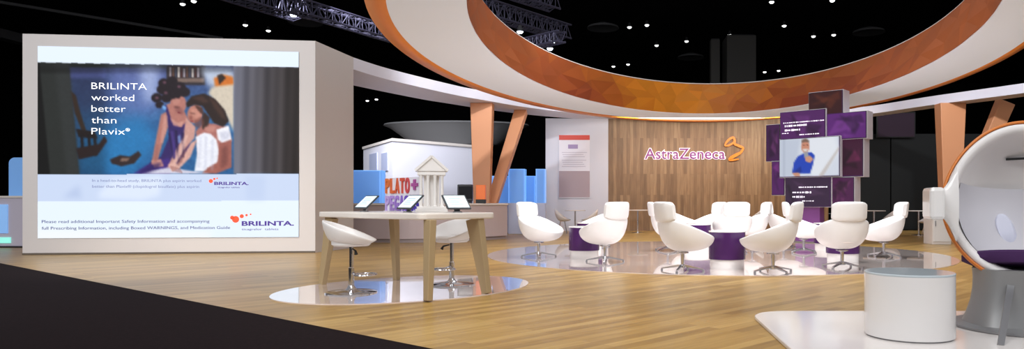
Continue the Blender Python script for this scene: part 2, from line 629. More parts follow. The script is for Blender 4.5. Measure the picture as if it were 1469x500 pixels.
# modelling: light and folds inside the picture
P_([(241, 168), (252, 176), (262, 172), (258, 182), (246, 180)], (206, 150, 138), 1.2, .8)
P_([(232, 164), (237, 166), (236, 186), (230, 206), (227, 204)], (204, 150, 138), 1, .7)
P_([(221, 206), (226, 208), (222, 232), (217, 232)], (150, 96, 92), 1, .6)
P_([(244, 143), (250, 140), (256, 144), (252, 150), (246, 150)], (190, 132, 120), 1.2, .8)
P_([(247, 152), (255, 153), (255, 155), (247, 154.5)], (70, 38, 40), .8, .6)
P_([(252, 160), (257, 161), (256, 163), (252, 162)], (120, 48, 56), .6, .9)
for q in ((238, 190, 246, 228), (248, 186, 252, 232), (258, 190, 258, 226)):
    P_([(q[0], q[1]), (q[0] + 3, q[1]), (q[2] + 3, q[3]), (q[2], q[3])], (30, 18, 62), 1, .8)
P_([(242, 188), (246, 188), (250, 226), (246, 228)], (82, 62, 140), 1.2, .6)
P_([(252, 196), (256, 192), (257, 204), (253, 206)], (150, 190, 236), 1, .6)
P_([(196, 246), (212, 236), (230, 232), (224, 242), (206, 249)], (36, 22, 82), 2, .7)
P_([(271, 155), (280, 157), (286, 166), (280, 172), (273, 166)], (202, 142, 126), 1.5, .8)
P_([(276, 172), (288, 168), (290, 178), (282, 184), (276, 180)], (116, 66, 60), 1.5, .7)
P_([(270, 161), (277, 162), (277, 164), (270, 163)], (70, 40, 36), .8, .55)
P_([(270, 172), (275, 173), (274, 175), (270, 174)], (140, 56, 60), .6, .9)
P_([(290, 182), (308, 180), (306, 188), (294, 190)], (200, 142, 130), 1.5, .7)
P_([(296, 138), (308, 146), (318, 160), (322, 172), (316, 170), (304, 154)], (76, 50, 40), 1.5, .7)
P_([(272, 140), (286, 137), (298, 146), (290, 148)], (82, 54, 46), 1.5, .6)
for q in ((284, 196, 280, 240), (292, 194, 290, 244), (301, 200, 300, 244)):
    P_([(q[0], q[1]), (q[0] + 2.5, q[1]), (q[2] + 3, q[3]), (q[2], q[3])], (176, 180, 204), 1.4, .4)
P_([(312, 190), (326, 188), (328, 198), (316, 202)], (190, 192, 212), 1.5, .6)
P_([(316, 212), (324, 208), (324, 236), (314, 242)], (112, 62, 58), 2, .7)
P_([(262, 196), (268, 192), (258, 220), (248, 238), (244, 236)], (226, 182, 170), 1, .7)
P_([(262, 214), (268, 206), (258, 232), (250, 242), (246, 242)], (132, 84, 82), 1, .6)
P_([(238, 236), (248, 232), (256, 240), (244, 246)], (216, 170, 158), .8)
for k in range(5):
    P_([(241 + 3 * k, 238 + k * .8), (243 + 3 * k, 237 + k * .8), (247 + 3 * k, 245 + k * .6), (245 + 3 * k, 246 + k * .6)], (150, 98, 94), .5, .6)
gr = Canvas.blur(nzr.rand(cv.h, cv.w), 1.6) - .5
cv.a = np.where((msk > .5)[..., None], cv.a * (1 + gr * .3)[..., None], cv.a)
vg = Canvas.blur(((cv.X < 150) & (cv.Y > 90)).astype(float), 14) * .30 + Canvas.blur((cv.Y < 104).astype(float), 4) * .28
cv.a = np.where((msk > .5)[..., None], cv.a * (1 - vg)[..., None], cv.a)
# curtain on the right
cur = np.zeros_like(cv.a)
tx = np.clip((cv.X - 332) / 97.0, 0, 1)
for k, (a_, b_) in enumerate(zip((112, 114, 130), (34, 26, 24))):
    cur[..., k] = a_ + (b_ - a_) * tx ** 0.8
cur += (np.sin(cv.X * 0.42 + cv.Y * .012) * 7 + np.sin(cv.X * 0.19 + 1) * 8)[..., None]
m_ = (cv.X > 333).astype(float) * msk
cv.blend(Canvas.blur(m_, 2) * msk, cur)
cv.blend(Canvas.blur((cv.Y < 88.5 + (cv.X - 55) * 0.0225).astype(float), 1), (228, 240, 253))
# pale band under the picture with a faint continuation of it
cv.blend(((cv.Y > 249.5) & (cv.Y < 288)).astype(float), (200, 214, 240))
P_([(140, 276), (160, 256), (230, 252), (226, 280), (200, 287), (140, 284)], (222, 232, 250), 4, .8)
P_([(90, 282), (112, 264), (116, 284)], (176, 192, 226), 4, .7)
P_([(350, 252), (380, 252), (378, 287), (352, 287)], (186, 202, 234), 4, .5)
P_([(52, 330), (300, 334), (300, 344), (52, 344)], (250, 246, 238), 6, .6)


def smap(u, v):
    x = 55 + 374 * u
    return x, (65 + 10 * u) + v * (276 - 11 * u)


cx3 = (s_o.x, s_o.y, 0.347 + SH)
ux3 = (dw.x, dw.y, 0.0)
nw3 = (nw.x, nw.y, 0.0)
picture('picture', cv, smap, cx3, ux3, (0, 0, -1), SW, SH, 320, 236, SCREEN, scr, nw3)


def scr_pt(x, y):
    u = (x - 55) / 374.0
    v = (y - (65 + 10 * u)) / (276 - 11 * u)
    q = s_o + dw * (u * SW) + nw * 0.006
    return (q.x, q.y, 0.347 + SH * (1 - v))


PXM = SW / 374.0
INK_W = mat('headline_white', rgb(255, 255, 255), 0.5, emit=(1, 1, 1, 1), es=0.95)
INK_N = mat('small_print_navy', rgb(20, 20, 60), 0.6, emit=rgb(62, 66, 120), es=1.0)
INK_G = mat('small_print_grey', rgb(60, 60, 90), 0.6, emit=rgb(128, 138, 176), es=1.0)
INK_P = mat('logo_violet', rgb(40, 20, 90), 0.6, emit=rgb(66, 44, 128), es=1.0)
INK_R = mat('logo_red', rgb(230, 60, 30), 0.6, emit=rgb(232, 70, 40), es=1.0)


def scr_text(lines, m, name):
    for body, x, y, w, h, bold in lines:
        mb = MB()
        V, Fc = text_geo(body, w * PXM, h * PXM, 0.004, bold)  # one line of type
        mb.add(place_geo(V, scr_pt(x, y), ux3, (0, 0, 1), nw3), Fc)
        mb.build(name, m, scr)


scr_text([('BRILINTA', 130, 127, 78, 10.2, -.012), ('worked', 130, 143.5, 60, 10.2, -.012), ('better', 130, 159.5, 48, 10.2, -.012),
          ('than', 130, 176, 35, 10.2, -.012), ('Plavix', 130, 192, 47, 10.2, -.012), ('\u00ae', 178, 188, 6, 5, 0)], INK_W, 'headline')
scr_text([('Please read additional Important Safety Information and accompanying', 61, 319, 237, 4.6, .0),
          ('full Prescribing Information, including Boxed WARNINGS, and Medication Guide', 61, 328.5, 267, 4.6, .0)], INK_N, 'small_print')
scr_text([('In a head-to-head study, BRILINTA plus aspirin worked', 131, 260, 155, 4.2, 0), ('better than Plavix\u00ae (clopidogrel bisulfate) plus aspirin', 131, 268.5, 152, 4.2, 0)], INK_G, 'caption')
scr_text([('BRILINTA.', 345, 323.5, 77, 7, .03), ('ticagrelor  tablets', 345, 330, 54, 3.2, 0), ('BRILINTA.', 305, 265, 50, 4.8, .03), ('ticagrelor tablets', 310, 269.5, 32, 2.4, 0)], INK_P, 'logo_lettering')
dots = MB()
for x, y, r in ((336, 314.5, 5.2), (345, 310, 3.0), (352, 308.5, 1.8), (331, 312, 3), (358, 307.3, 1.2), (300, 259.5, 3), (305, 256.5, 1.6), (309, 255.6, 1.1)):
    p = Vector(scr_pt(x, y))
    ring = [p + Vector(ux3) * r * PXM * math.cos(t) + Vector((0, 0, 1)) * r * PXM * math.sin(t) for t in (2 * PI * i / 16 for i in range(16))]
    back = [q - Vector(nw3) * 0.003 for q in ring]
    dots.loft([back, ring])
dots.build('logo_dots', INK_R, scr)

# ================================================================== curved header beam
Fr = [(-6.17, 17.0), (-5.73, 18.5), (-4.61, 20.96), (-3.96, 22.0), (-2.7, 23.8), (-1.2, 25.2), (1.0, 26.3), (3.8, 26.8), (6.6, 26.9), (9.2, 26.1), (10.9, 23.07), (12.4, 20.6), (13.35, 18.6), (13.9, 16.6)]


def catmull(P, k=6):
    Q = [P[0]] + P + [P[-1]]
    out = []
    for i in range(1, len(Q) - 2):
        a, b, c, d = (Vector(Q[i + j]) for j in (-1, 0, 1, 2))
        for s in range(k):
            t = s / k
            out.append(0.5 * ((2 * b) + (c - a) * t + (2 * a - 5 * b + 4 * c - d) * t * t + (3 * b - a - 3 * c + d) * t ** 3))
    out.append(Vector(P[-1]))
    return out


fr = catmull(Fr)
rings = []
for i, p in enumerate(fr):
    t = (fr[min(i + 1, len(fr) - 1)] - fr[max(i - 1, 0)]).normalized()
    n = Vector((-t.y, t.x))
    w = 1.5 if p.x < 5 else 1.5 + (0.75 - 1.5) * min(1, (p.x - 5) / 5)
    q = p + n * w
    rings.append([(p.x, p.y, 4.34), (q.x, q.y, 4.34), (q.x, q.y, WT), (p.x, p.y, WT)])
hb = MB().loft(rings).build('header_beam', LAV)
tag(hb, 'long curved white beam joining the display wall to the forked columns', 'beam')
hb['kind'] = 'structure'

# ================================================================== back walls
WY = 27.0
ww = MB().box((4.3, WY + 0.15, 2.17), (8.6, 0.3, 4.34)).build('wall_wood', WOODW)
struct(ww, 'upright plank wood wall behind the lounge chairs', 'wall')
wp = MB().box((-1.14, WY + 0.1, 2.17), (2.42, 0.36, 4.34)).build('wall_white', mat('panel_white', rgb(198, 197, 206), 0.5))
struct(wp, 'white wall panel left of the wood wall', 'wall')


def wall_px(x, y, d):
    return Vector(at_depth(x, y, d))


# ---- logo on the wood wall
lg = thing('wall_logo', 'purple company name with golden ribbon emblem mounted on the wood wall', 'sign')
D = 26.93
mpp = D / F
V, Fc = text_geo('AstraZeneca', 115 * mpp, 15.5 * mpp, 0.05, 0.006)
o_ = wall_px(925, 227.5, D)
ZM = (0, 0, 1)
XM = (1, 0, 0)
NM = (0, -1, 0)
MB().add(place_geo(V, o_, XM, ZM, NM), Fc).build('lettering', mat('logo_purple', rgb(122, 32, 112), 0.4, emit=rgb(130, 36, 116), es=0.25), lg)
V, Fc = text_geo('AstraZeneca', 117.5 * mpp, 15.5 * mpp, 0.03, 0.045)
MB().add(place_geo(V, o_ + Vector((-1.2 * mpp, 0.035, 0)), XM, ZM, NM), Fc).build('outline', mat('logo_halo', rgb(250, 246, 250), 0.5, emit=(1, .97, .98, 1), es=0.6), lg)
GOLD = mat('logo_gold', rgb(222, 122, 10), 0.4, emit=rgb(244, 150, 20), es=0.2)
em = MB()


def ribbon(mb, pts, w0, d):
    """Flat gold ribbon with varying width through photo-traced points, 4 cm deep."""
    q = catmull([(p[0], p[1]) for p in pts], 5)
    ws = catmull([(p[2], 0) for p in pts], 5)
    rr = []
    for i, p in enumerate(q):
        t = (q[min(i + 1, len(q) - 1)] - q[max(i - 1, 0)]).normalized()
        n = Vector((-t.y, t.x)) * ws[i].x * w0
        a, b = wall_px(p.x + n.x, p.y + n.y, d), wall_px(p.x - n.x, p.y - n.y, d)
        rr.append([a, b, b + Vector((0, 0.04, 0)), a + Vector((0, 0.04, 0))])
    mb.loft(rr)


ribbon(em, [(1040, 209, .6), (1042, 204, 1.0), (1047, 199, 1.2), (1052, 197, 1.1), (1054, 201, 1.2), (1054, 206, 1.2), (1060, 209, 1.3), (1066, 212, 1.1), (1063, 218, 1.2), (1056, 222, 1.6), (1049, 226, 1.6), (1047, 229, 1.2), (1053, 229, .9), (1060, 228, .6)], 1.4, D - 0.02)
ribbon(em, [(1040, 209, .6), (1045, 208.5, .9), (1050, 206, 1.0), (1054, 203, .8)], 1.4, D - 0.03)
em.build('emblem', GOLD, lg)

# ---- poster on the white panel
po = thing('wall_poster', 'tall printed poster with red heading bar on the white panel left of the wood wall', 'poster')
DP = 26.90
a, b = wall_px(802, 193, DP), wall_px(846, 284, DP)
PAPER = mat('poster_paper', rgb(216, 212, 219), 0.5)
MB().box(((a.x + b.x) / 2, DP, (a.z + b.z) / 2), (b.x - a.x, 0.03, a.z - b.z)).build('sheet', PAPER, po)


def flat(mb, x0, y0, x1, y1, d, th=0.012):
    p, q = wall_px(x0, y0, d), wall_px(x1, y1, d)
    mb.box(((p.x + q.x) / 2, d, (p.z + q.z) / 2), (abs(q.x - p.x), th, abs(p.z - q.z)))
    return mb


flat(MB(), 802, 193.5, 846, 200.5, DP - 0.02).build('heading_bar', mat('poster_red', rgb(196, 60, 44), 0.5), po)
flat(MB(), 802, 245, 846, 282.5, DP - 0.02).build('photo_panel', mat('poster_grey', rgb(160, 142, 148), 0.5), po)
lg2 = MB()
flat(lg2, 815, 207, 829, 213, DP - 0.02)
lg2.build('small_logo', mat('poster_violet', rgb(150, 130, 170), 0.5), po)
ln = MB()
for i, y in enumerate((218, 221, 224, 229, 232, 235, 238)):
    flat(ln, 806 + (i % 3), y, 842 - (i * 5) % 7, y + 0.9, DP - 0.02)
ln.build('text_lines', mat('poster_ink', rgb(184, 178, 190), 0.5), po)

# ================================================================== oval ring canopy
RZ = 4.05
rg = thing('ring_canopy', 'great oval ceiling canopy, white underside and orange faceted inner face, hanging over lounge', 'canopy', (0, 0, 0))
NE = 160
e_in = ellipse((2.322, 14.51), (8.70, 4.486), (-0.1422, -0.9898), NE)
e_out = ellipse((2.291, 15.376), (9.667, 5.804), (-0.1763, -0.9843), NE)
e_top = ellipse((2.41, 14.75), (8.15, 4.64), (-0.18, -0.9836), NE)
e_bev = ellipse((2.32, 16.11), (10.48, 6.29), (-0.1728, -0.985), NE)


def strip(la, za, lb, zb):
    n = len(la)
    vs = [(p[0], p[1], za) for p in la] + [(p[0], p[1], zb) for p in lb]
    return MB().add(vs, [(i, (i + 1) % n, n + (i + 1) % n, n + i) for i in range(n)])


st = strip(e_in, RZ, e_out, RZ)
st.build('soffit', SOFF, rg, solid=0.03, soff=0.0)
strip(e_out, RZ, e_bev, RZ + 0.1).build('outer_band', ORANGE, rg, solid=0.02, soff=0.0, smooth=True)
strip(e_bev, RZ + 0.11, e_top, 4.98).build('top_panel', WHITE, rg, solid=0.02, soff=0.0)
# inner face: a triangulated print
nf, nr = 56, 3
vs, fs, cols = [], [], []
rs = random.Random(11)
ei = ellipse((2.322, 14.51), (8.70, 4.486), (-0.1422, -0.9898), nf)
et = ellipse((2.41, 14.75), (8.15, 4.64), (-0.18, -0.9836), nf)
grid = []
for j in range(nr + 1):
    row = []
    for i in range(nf):
        ti = i + (0.5 if j % 2 else 0.0) + (rs.uniform(-.42, .42) if 0 < j < nr else rs.uniform(-.3, .3))
        tj = min(1, max(0, j / nr + (rs.uniform(-.14, .14) if 0 < j < nr else 0)))
        i0 = int(math.floor(ti)) % nf
        fr_ = ti - math.floor(ti)
        pa = Vector(ei[i0]).lerp(Vector(ei[(i0 + 1) % nf]), fr_)
        pb = Vector(et[i0]).lerp(Vector(et[(i0 + 1) % nf]), fr_)
        p = pa.lerp(pb, tj)
        row.append(len(vs))
        vs.append((p.x, p.y, RZ + (4.95 - RZ) * tj))
    grid.append(row)
for j in range(nr):
    for i in range(nf):
        a_, b_ = grid[j][i], grid[j][(i + 1) % nf]
        c_, d_ = grid[j + 1][i], grid[j + 1][(i + 1) % nf]
        if j % 2 == 0:
            fs += [(a_, b_, c_), (b_, d_, c_)]
        else:
            fs += [(a_, b_, d_), (a_, d_, c_)]
me = bpy.data.meshes.new('inner_fascia')
me.from_pydata(vs, [], fs)
at = me.color_attributes.new('Col', 'FLOAT_COLOR', 'CORNER')
li = 0
gold, deep, red = np.array((198, 124, 26)), np.array((146, 72, 22)), np.array((116, 42, 22))
for f_ in fs:
    c = sum((Vector(vs[k]) for k in f_), Vector()) / 3
    ang = math.atan2(c.y - 14.5, (c.x - 2.3) * 1.9)
    side = abs(ang - PI / 2) / (PI / 2)                 # 0 at the back, 1 at the sides
    hgt = (c.z - RZ) / 0.9
    kred = max(0, min(1, (0.85 - 1.1 * abs(side - 0.55) * 2) * (1.15 - hgt) + rs.uniform(-.15, .15)))
    kg = max(0, min(1, 1.1 - side * 1.5 + rs.uniform(-.15, .15)))
    col = (deep * (1 - kg) + gold * kg) * (1 - kred) + red * kred
    col = lin_arr(col * rs.uniform(.95, 1.05))
    for _ in f_:
        at.data[li].color = (*col, 1)
        li += 1
me.materials.append(FACET)
fo = bpy.data.objects.new('inner_fascia', me)
COL.objects.link(fo)
fo.parent = rg
md = fo.modifiers.new('Solid', 'SOLIDIFY')
md.thickness = 0.02
md.offset = 0.0
# hanger cables up to the hall ceiling
for k in (0.06, 0.2, 0.35, 0.5, 0.65, 0.8, 0.94):
    i = int(k * NE)
    p = Vector(e_in[i]).lerp(Vector(e_out[i]), .5)

# ================================================================== forked columns
def forked(label, foot, top_z, w_top, w_bot, strut_top, sw, face):
    t = thing('forked_column', label, 'column', (foot[0], foot[1], 0))
    d = Vector(face).normalized()
    m = MB()
    m.bar((0, 0, 0), (0, 0, top_z), w_bot, 0.34, w_top, 0.45, side=(d.x, d.y, 0))
    m.build('upright', PEACH, t, bevel=0.02)
    s = MB()
    q = Vector(strut_top) - Vector((foot[0], foot[1], 0))
    s.bar((0.08, 0.0, 0.3), q, sw * 0.75, 0.26, sw, 0.36, side=(d.x, d.y, 0))
    s.build('strut', PEACH, t, bevel=0.02)
    return t


x0_, y0_, z0_ = at_depth(692, 290, 22.9)
forked('peach forked column behind the curved white counter', (x0_, y0_), 4.34, 0.72, 0.45, (-3.0, 24.6, 4.34), 0.42, (1, 0))
x0_, y0_, z0_ = at_depth(1363, 290, 22.9)
forked('peach forked column behind the white egg chair', (x0_, y0_), 4.34, 0.84, 0.5, (12.9, 22.55, 4.34), 0.5, (1, 0))

# ================================================================== lounge chairs
TZ = 0.012


def make_lounge_chair():
    t = thing('lounge_chair', 'x', 'chair', group='white swivel lounge chairs on the tile circle')
    # bucket shell: front is local +X
    nt_, ns = 48, 14
    rings = []
    for j in range(ns + 1):
        tt = j / ns
        row = []
        for i in range(nt_):
            th = 2 * PI * i / nt_
            back = (1 + math.cos(th)) / 2
            zr = 0.51 + 0.34 * back ** 0.95
            wx = -math.cos(th)
            px = (0.50 if wx > 0 else 0.41) * wx
            py = 0.435 * (1 if math.sin(th) >= 0 else -1) * abs(math.sin(th)) ** 0.9
            rad = math.sin(tt * PI / 2) ** 0.85
            kz = (1 - math.cos(tt * PI / 2)) ** 1.15
            z = 0.31 + (zr - 0.31) * kz
            row.append((0.02 + px * rad, py * rad, z))
        if j == 0:
            row = [(0.02 + 0.06 * -math.cos(2 * PI * i / nt_), 0.06 * math.sin(2 * PI * i / nt_), 0.305) for i in range(nt_)]
        rings.append(row)
    m = MB()
    n = nt_
    vs = [p for r in rings for p in r]
    fs = [(k * n + i, k * n + (i + 1) % n, (k + 1) * n + (i + 1) % n, (k + 1) * n + i) for k in range(ns) for i in range(n)]
    fs.append(tuple(range(n - 1, -1, -1)))
    m.add(vs, fs)
    m.build('shell', LEATHER, t, smooth='all', solid=0.05, sub=1)
    # seat cushion
    s = MB()
    s.lathe([(0.02, 0.40), (0.26, 0.40), (0.31, 0.43), (0.31, 0.47), (0.27, 0.495), (0.02, 0.50)], (0.04, 0, 0), 32, 1.05, 0.95)
    s.build('seat_cushion', CUSH, t, smooth=True)
    # headrest: rounded pad that leans back, wrapping slightly forward at its ends
    h = MB()
    hr = []
    for k in range(13):
        v = -1 + 2 * k / 12
        y = 0.285 * v
        xx = -0.385 + 0.09 * v * v
        hh = 0.160 * (1 - abs(v) ** 6 * 0.28)
        th_ = 0.052 * (1 - abs(v) ** 6 * 0.45)
        row = []
        for i in range(20):
            a_ = 2 * PI * i / 20
            ca, sa = math.cos(a_), math.sin(a_)
            ex = th_ * (1 if ca >= 0 else -1) * abs(ca) ** .5
            ez = hh * (1 if sa >= 0 else -1) * abs(sa) ** .5
            row.append((xx + ex - 0.12 * (ez + .14), y, 0.94 + ez))
        hr.append(row)
    h.loft(hr)
    h.build('headrest', LEATHER, t, smooth=True)
    c = MB()
    c.lathe([(0.10, 0.30), (0.10, 0.285), (0.03, 0.27), (0.027, 0.10), (0.055, 0.09), (0.055, 0.05), (0.02, 0.045)], (0, 0, 0), 24)
    c.build('column', CHROME, t, smooth=True)
    for k in range(4):
        a_ = PI / 4 + k * PI / 2
        d = Vector((math.cos(a_), math.sin(a_), 0))
        l = MB()
        l.bar(d * 0.04 + Vector((0, 0, 0.085)), d * 0.35 + Vector((0, 0, 0.03)), 0.045, 0.035, 0.028, 0.018)
        l.lathe([(0.02, 0.0), (0.02, 0.022)], tuple(d * 0.34), 10)
        l.build('leg', CHROME, t)
    return t


LC = make_lounge_chair()
CH = [
    (773, 368, -36, 'white lounge chair at the left rim of the tile circle, facing right'),
    (868, 374.8, 132, 'white lounge chair just right of the front left purple drum, turned away left'),
    (857, 352, 200, 'white lounge chair half hidden behind the turned away chair at the left purple drum'),
    (958, 359, 2, 'white lounge chair showing only its slim back, left behind the big right-facing chair'),
    (979, 388, 24, 'large white lounge chair facing right, left of the front centre purple drum'),
    (981, 348.5, -12, 'white lounge chair whose pale back shows right behind the big right-facing chair'),
    (1014, 355, 200, 'white lounge chair at the back, peeping left of the headrest behind the centre drum'),
    (1051, 361.3, 96, 'white lounge chair whose back rises directly behind the front centre purple drum'),
    (1079, 356, 184, 'white lounge chair in side view facing left, in the gap right of the centre drum'),
    (1124, 354, -6, 'white lounge chair facing right, mostly behind the big left-facing chair under the screens'),
    (1109, 390, 158, 'large white lounge chair facing left, right of the front centre purple drum'),
    (1153, 362, -14, 'white lounge chair facing right below the screen tower, left of the back-view chair'),
    (1208, 383.5, 92, 'white lounge chair seen squarely from behind, before the right purple drum'),
    (1268, 368, 176, 'white lounge chair in profile facing left, farthest right on the tile circle'),
]
for i, (x, y, hd, lb) in enumerate(CH):
    X, Y = floor_at(x, y, TZ)
    if i == 0:
        LC.location = (X, Y, TZ)
        LC.rotation_euler = (0, 0, math.radians(hd))
        LC['label'] = lb
    else:
        dup(LC, (X, Y, TZ), math.radians(hd), lb)


# ================================================================== purple drum tables
def make_drum():
    t = thing('drum_table', 'x', 'table', group='purple drum side tables')
    MB().lathe([(0.28, 0.0), (0.28, 0.155)], n=48).build('base', GLOSS, t, smooth=True)
    MB().lathe([(0.30, 0.156), (0.30, 0.60)], n=48).build('band', PURPLE, t, smooth=True)
    MB().lathe([(0.302, 0.601), (0.305, 0.606), (0.305, 0.615), (0.30, 0.62)], n=48).build('top', GLOSS, t, smooth=True)
    return t


DT = make_drum()
for i, (x, y, lb) in enumerate([
        (1043, 384.2, 'purple drum table at front centre with white foot fully in view'),
        (838, 369.6, 'purple drum table on the left, partly covered by the turned away chair'),
        (846, 357, 'purple drum table behind the left one, only its top strip showing'),
        (1000, 361.5, 'purple drum table glimpsed behind the tip of the big right-facing chair'),
        (1187, 358, 'purple drum table peeping out left of the back-view chair'),
        (1209, 374.5, 'purple drum table behind the back-view chair on the right')]):
    X, Y = floor_at(x, y, TZ)
    if i == 0:
        DT.location = (X, Y, TZ)
        DT['label'] = lb
    else:
        dup(DT, (X, Y, TZ), 0, lb)

# ================================================================== bar table
uT, vT = Vector((-0.753, 0.658)), Vector((0.658, 0.753))
cT = Vector((-2.54, 8.83))
tb = thing('bar_table', 'long white topped bar table on splayed pale wood legs over the small tile disc', 'table', (cT.x, cT.y, 0), math.atan2(-uT.y, -uT.x))
# local +X = -uT (towards the right end), local +Y = vT
top = []
Lr, Ll, Wd, cr = 1.13, 1.27, 0.54, 0.10
for cx_, cy_, a0 in ((Lr - cr, Wd - cr, 0), (-Ll + cr, Wd - cr, 90), (-Ll + cr, -Wd + cr, 180), (Lr - cr, -Wd + cr, 270)):
    for k in range(7):
        a_ = math.radians(a0 + 15 * k)
        top.append((cx_ + cr * math.cos(a_), cy_ + cr * math.sin(a_)))
MB().prism(top, 0.905, 0.978).build('tabletop', TBLW, tb, bevel=0.015)


def tl(x, y, z=TZ):
    X, Y = floor_at(x, y, z)
    p = Vector((X, Y)) - cT
    return Vector((-p.dot(uT), p.dot(vT)))




def along_table(px, ly):
    k = (px - PX) / F
    o = cT + vT * ly
    return (k * o.y - o.x) / (-uT.x + k * uT.y)


for (x, y, xt, w0, w1) in ((614, 431, 617, .09, .13), (462.5, 410, 476, .10, .20), (698, 420.5, 681, .11, .25), (569, 401, 565, .085, .14)):
    p = tl(x, y)
    l = MB()
    yb = max(-.47, min(.47, p.y))
    l.bar((along_table(x, yb), yb, 0.012), (along_table(xt, yb * .9), yb * 0.9, 0.906), w0, 0.07, w1, 0.09, side=(1, 0, 0))
    l.build('leg', LEGW, tb, bevel=0.008)


# ---- bar stools
def make_stool():
    t = thing('bar_stool', 'x', 'stool', group='white swivel bar stools')
    MB().lathe([(0.30, 0.0), (0.30, 0.012), (0.26, 0.022), (0.08, 0.035), (0.05, 0.06), (0.035, 0.09)], n=40).build('base', CHROME, t, smooth=True)
    MB().lathe([(0.034, 0.05), (0.034, 0.30), (0.024, 0.31), (0.024, 0.565)], n=20).build('post', CHROME, t, smooth=True)
    fr = MB()
    a0 = math.radians(40)
    fr.tube([(0.03, -0.02, 0.24)] + [(0.16 + 0.13 * math.cos(a), 0.16 * math.sin(a), 0.22) for a in (math.radians(-150 + 10 * k) for k in range(31))] + [(0.03, 0.02, 0.24)], 0.011, 8)
    fr.build('footrest', CHROME, t, smooth=True)
    lv = MB()
    lv.tube([(0.02, -0.02, 0.53), (0.06, -0.09, 0.51), (0.07, -0.11, 0.47)], [0.008, 0.012, 0.022], 8)
    lv.build('lever', BLACK, t, smooth=True)
    MB().lathe([(0.05, 0.56), (0.20, 0.565), (0.225, 0.585), (0.225, 0.62), (0.19, 0.64), (0.02, 0.645)], n=36).build('seat', LEATHER, t, smooth=True)
    # wrap-around back: high at the rear (-X), falling to the seat at the front
    n, rr = 44, []
    for i in range(n + 1):
        th = math.radians(-150 + 300 * i / n)
        k = (1 + math.cos(th)) / 2
        zt = 0.60 + 0.27 * k ** 0.9
        zb = 0.57 + 0.045 * k
        ro, rb = 0.335, 0.235
        c_, s_ = -math.cos(th), math.sin(th)
        th_ = 0.022
        rr.append([(c_ * rb, s_ * rb, zb), (c_ * (rb + .06), s_ * (rb + .06), zb + 0.02 + .25 * (zt - zb)), (c_ * ro, s_ * ro, zt - .01), (c_ * (ro - .01), s_ * (ro - .01), zt + 0.012),
                   (c_ * (ro - th_ * 1.6), s_ * (ro - th_ * 1.6), zt), (c_ * (rb + .06 - th_), s_ * (rb + .06 - th_), zb + 0.045 + .25 * (zt - zb)), (c_ * (rb - .03), s_ * (rb - .03), zb + 0.03)])
    MB().loft(rr).build('backrest', LEATHER, t, smooth='all', sub=1)
    return t


BS = make_stool()
X, Y = floor_at(504, 419.5, TZ)
BS.location = (X, Y, TZ)
BS.rotation_euler = (0, 0, math.radians(12))
BS['label'] = 'white bar stool at the near left side of the bar table, back turned to us'
X, Y = floor_at(648, 408, TZ)
dup(BS, (X, Y, TZ), math.radians(-118), 'white bar stool at the far right side of the bar table, behind its legs')

# ---- things on the bar table
TT = 0.978


def on_table(s, t_, z=TT):
    p = cT + uT * s + vT * t_
    return (p.x, p.y, z)


def make_tablet():
    t = thing('tablet', 'x', 'tablet', group='tablets on stands along the bar table')
    # screen faces local -Y, leans back towards +Y
    MB().lathe([(0.055, 0.0), (0.055, 0.012), (0.05, 0.016)], n=24).build('foot', STEEL, t, smooth=True)
    MB().bar((0, 0.01, 0.012), (0, 0.05, 0.11), 0.07, 0.02).build('stand', STEEL, t)
    R = Matrix.Rotation(math.radians(-48), 3, 'X')
    MB().box((0, 0.035, 0.125), (0.31, 0.018, 0.25), M=R).build('case', mat('tablet_case', rgb(52, 56, 60), 0.4), t, bevel=0.006)
    dsp = MB().box(tuple(Vector((0, 0.035, 0.125)) + R @ Vector((0, -0.0105, 0))), (0.27, 0.003, 0.21), M=R).build('display', mat('tablet_display', rgb(200, 216, 222), 0.2, emit=rgb(206, 222, 228), es=0.7), t)
    ln_ = MB()
    for k, w in enumerate((0.15, 0.17, 0.12, 0.16)):
        ln_.box(tuple(Vector((0, 0.035, 0.125)) + R @ Vector((-0.085 + w / 2 - .0, -0.0125, 0.05 - k * 0.032))), (w, 0.002, 0.008), M=R)
    ln_.build('text_lines', mat('tablet_ink', rgb(130, 156, 170), 0.4, emit=rgb(140, 165, 178), es=0.6), dsp)
    return t


a_u = math.atan2(-uT.y, -uT.x)
TB = make_tablet()
TB.location = on_table(0.66, -0.2)
TB.rotation_euler = (0, 0, a_u)
TB['label'] = 'tablet on a stand at the left end of the bar table'
dup(TB, on_table(-0.35, -0.2), a_u, 'tablet on a stand in front of the orange and purple letters')
dup(TB, on_table(-0.80, 0.2), a_u + math.radians(78), 'tablet on a stand at the right end of the bar table')

sg = thing('letter_sign', 'free-standing sign of orange over purple block letters on the bar table', 'sign', on_table(0.56, 0.3), a_u)
LCOL = [(214, 116, 58), (214, 104, 56), (210, 96, 60), (206, 84, 66), (200, 74, 78)]
PC = [(184, 160, 214), (172, 140, 208), (160, 124, 204), (136, 104, 196), (110, 80, 186), (84, 58, 176), (58, 40, 160)]
sg.scale = (1.12, 1.0, 1.08)
MB().box((0, 0.022, 0.004), (0.74, 0.10, 0.008)).build('base_plate', mat('acrylic', rgb(225, 222, 230), 0.2), sg)
MB().box((0, 0.012, 0.215), (0.72, 0.01, 0.42)).build('backing', mat('acrylic_back', rgb(226, 224, 232), 0.15), sg)


def letters(word, x, z, w, h, cols, nm):
    cw = w / len(word)
    for k, ch in enumerate(word):
        V, Fc = text_geo(ch, cw * 0.82, h, 0.02, 0.03)
        MB().add(place_geo(V, (x + k * cw, -0.003, z), (1, 0, 0), (0, 0, 1), (0, -1, 0)), Fc).build(nm, mat('letter_%s_%d' % (word, k), rgb(*cols[k]), 0.4), sg)


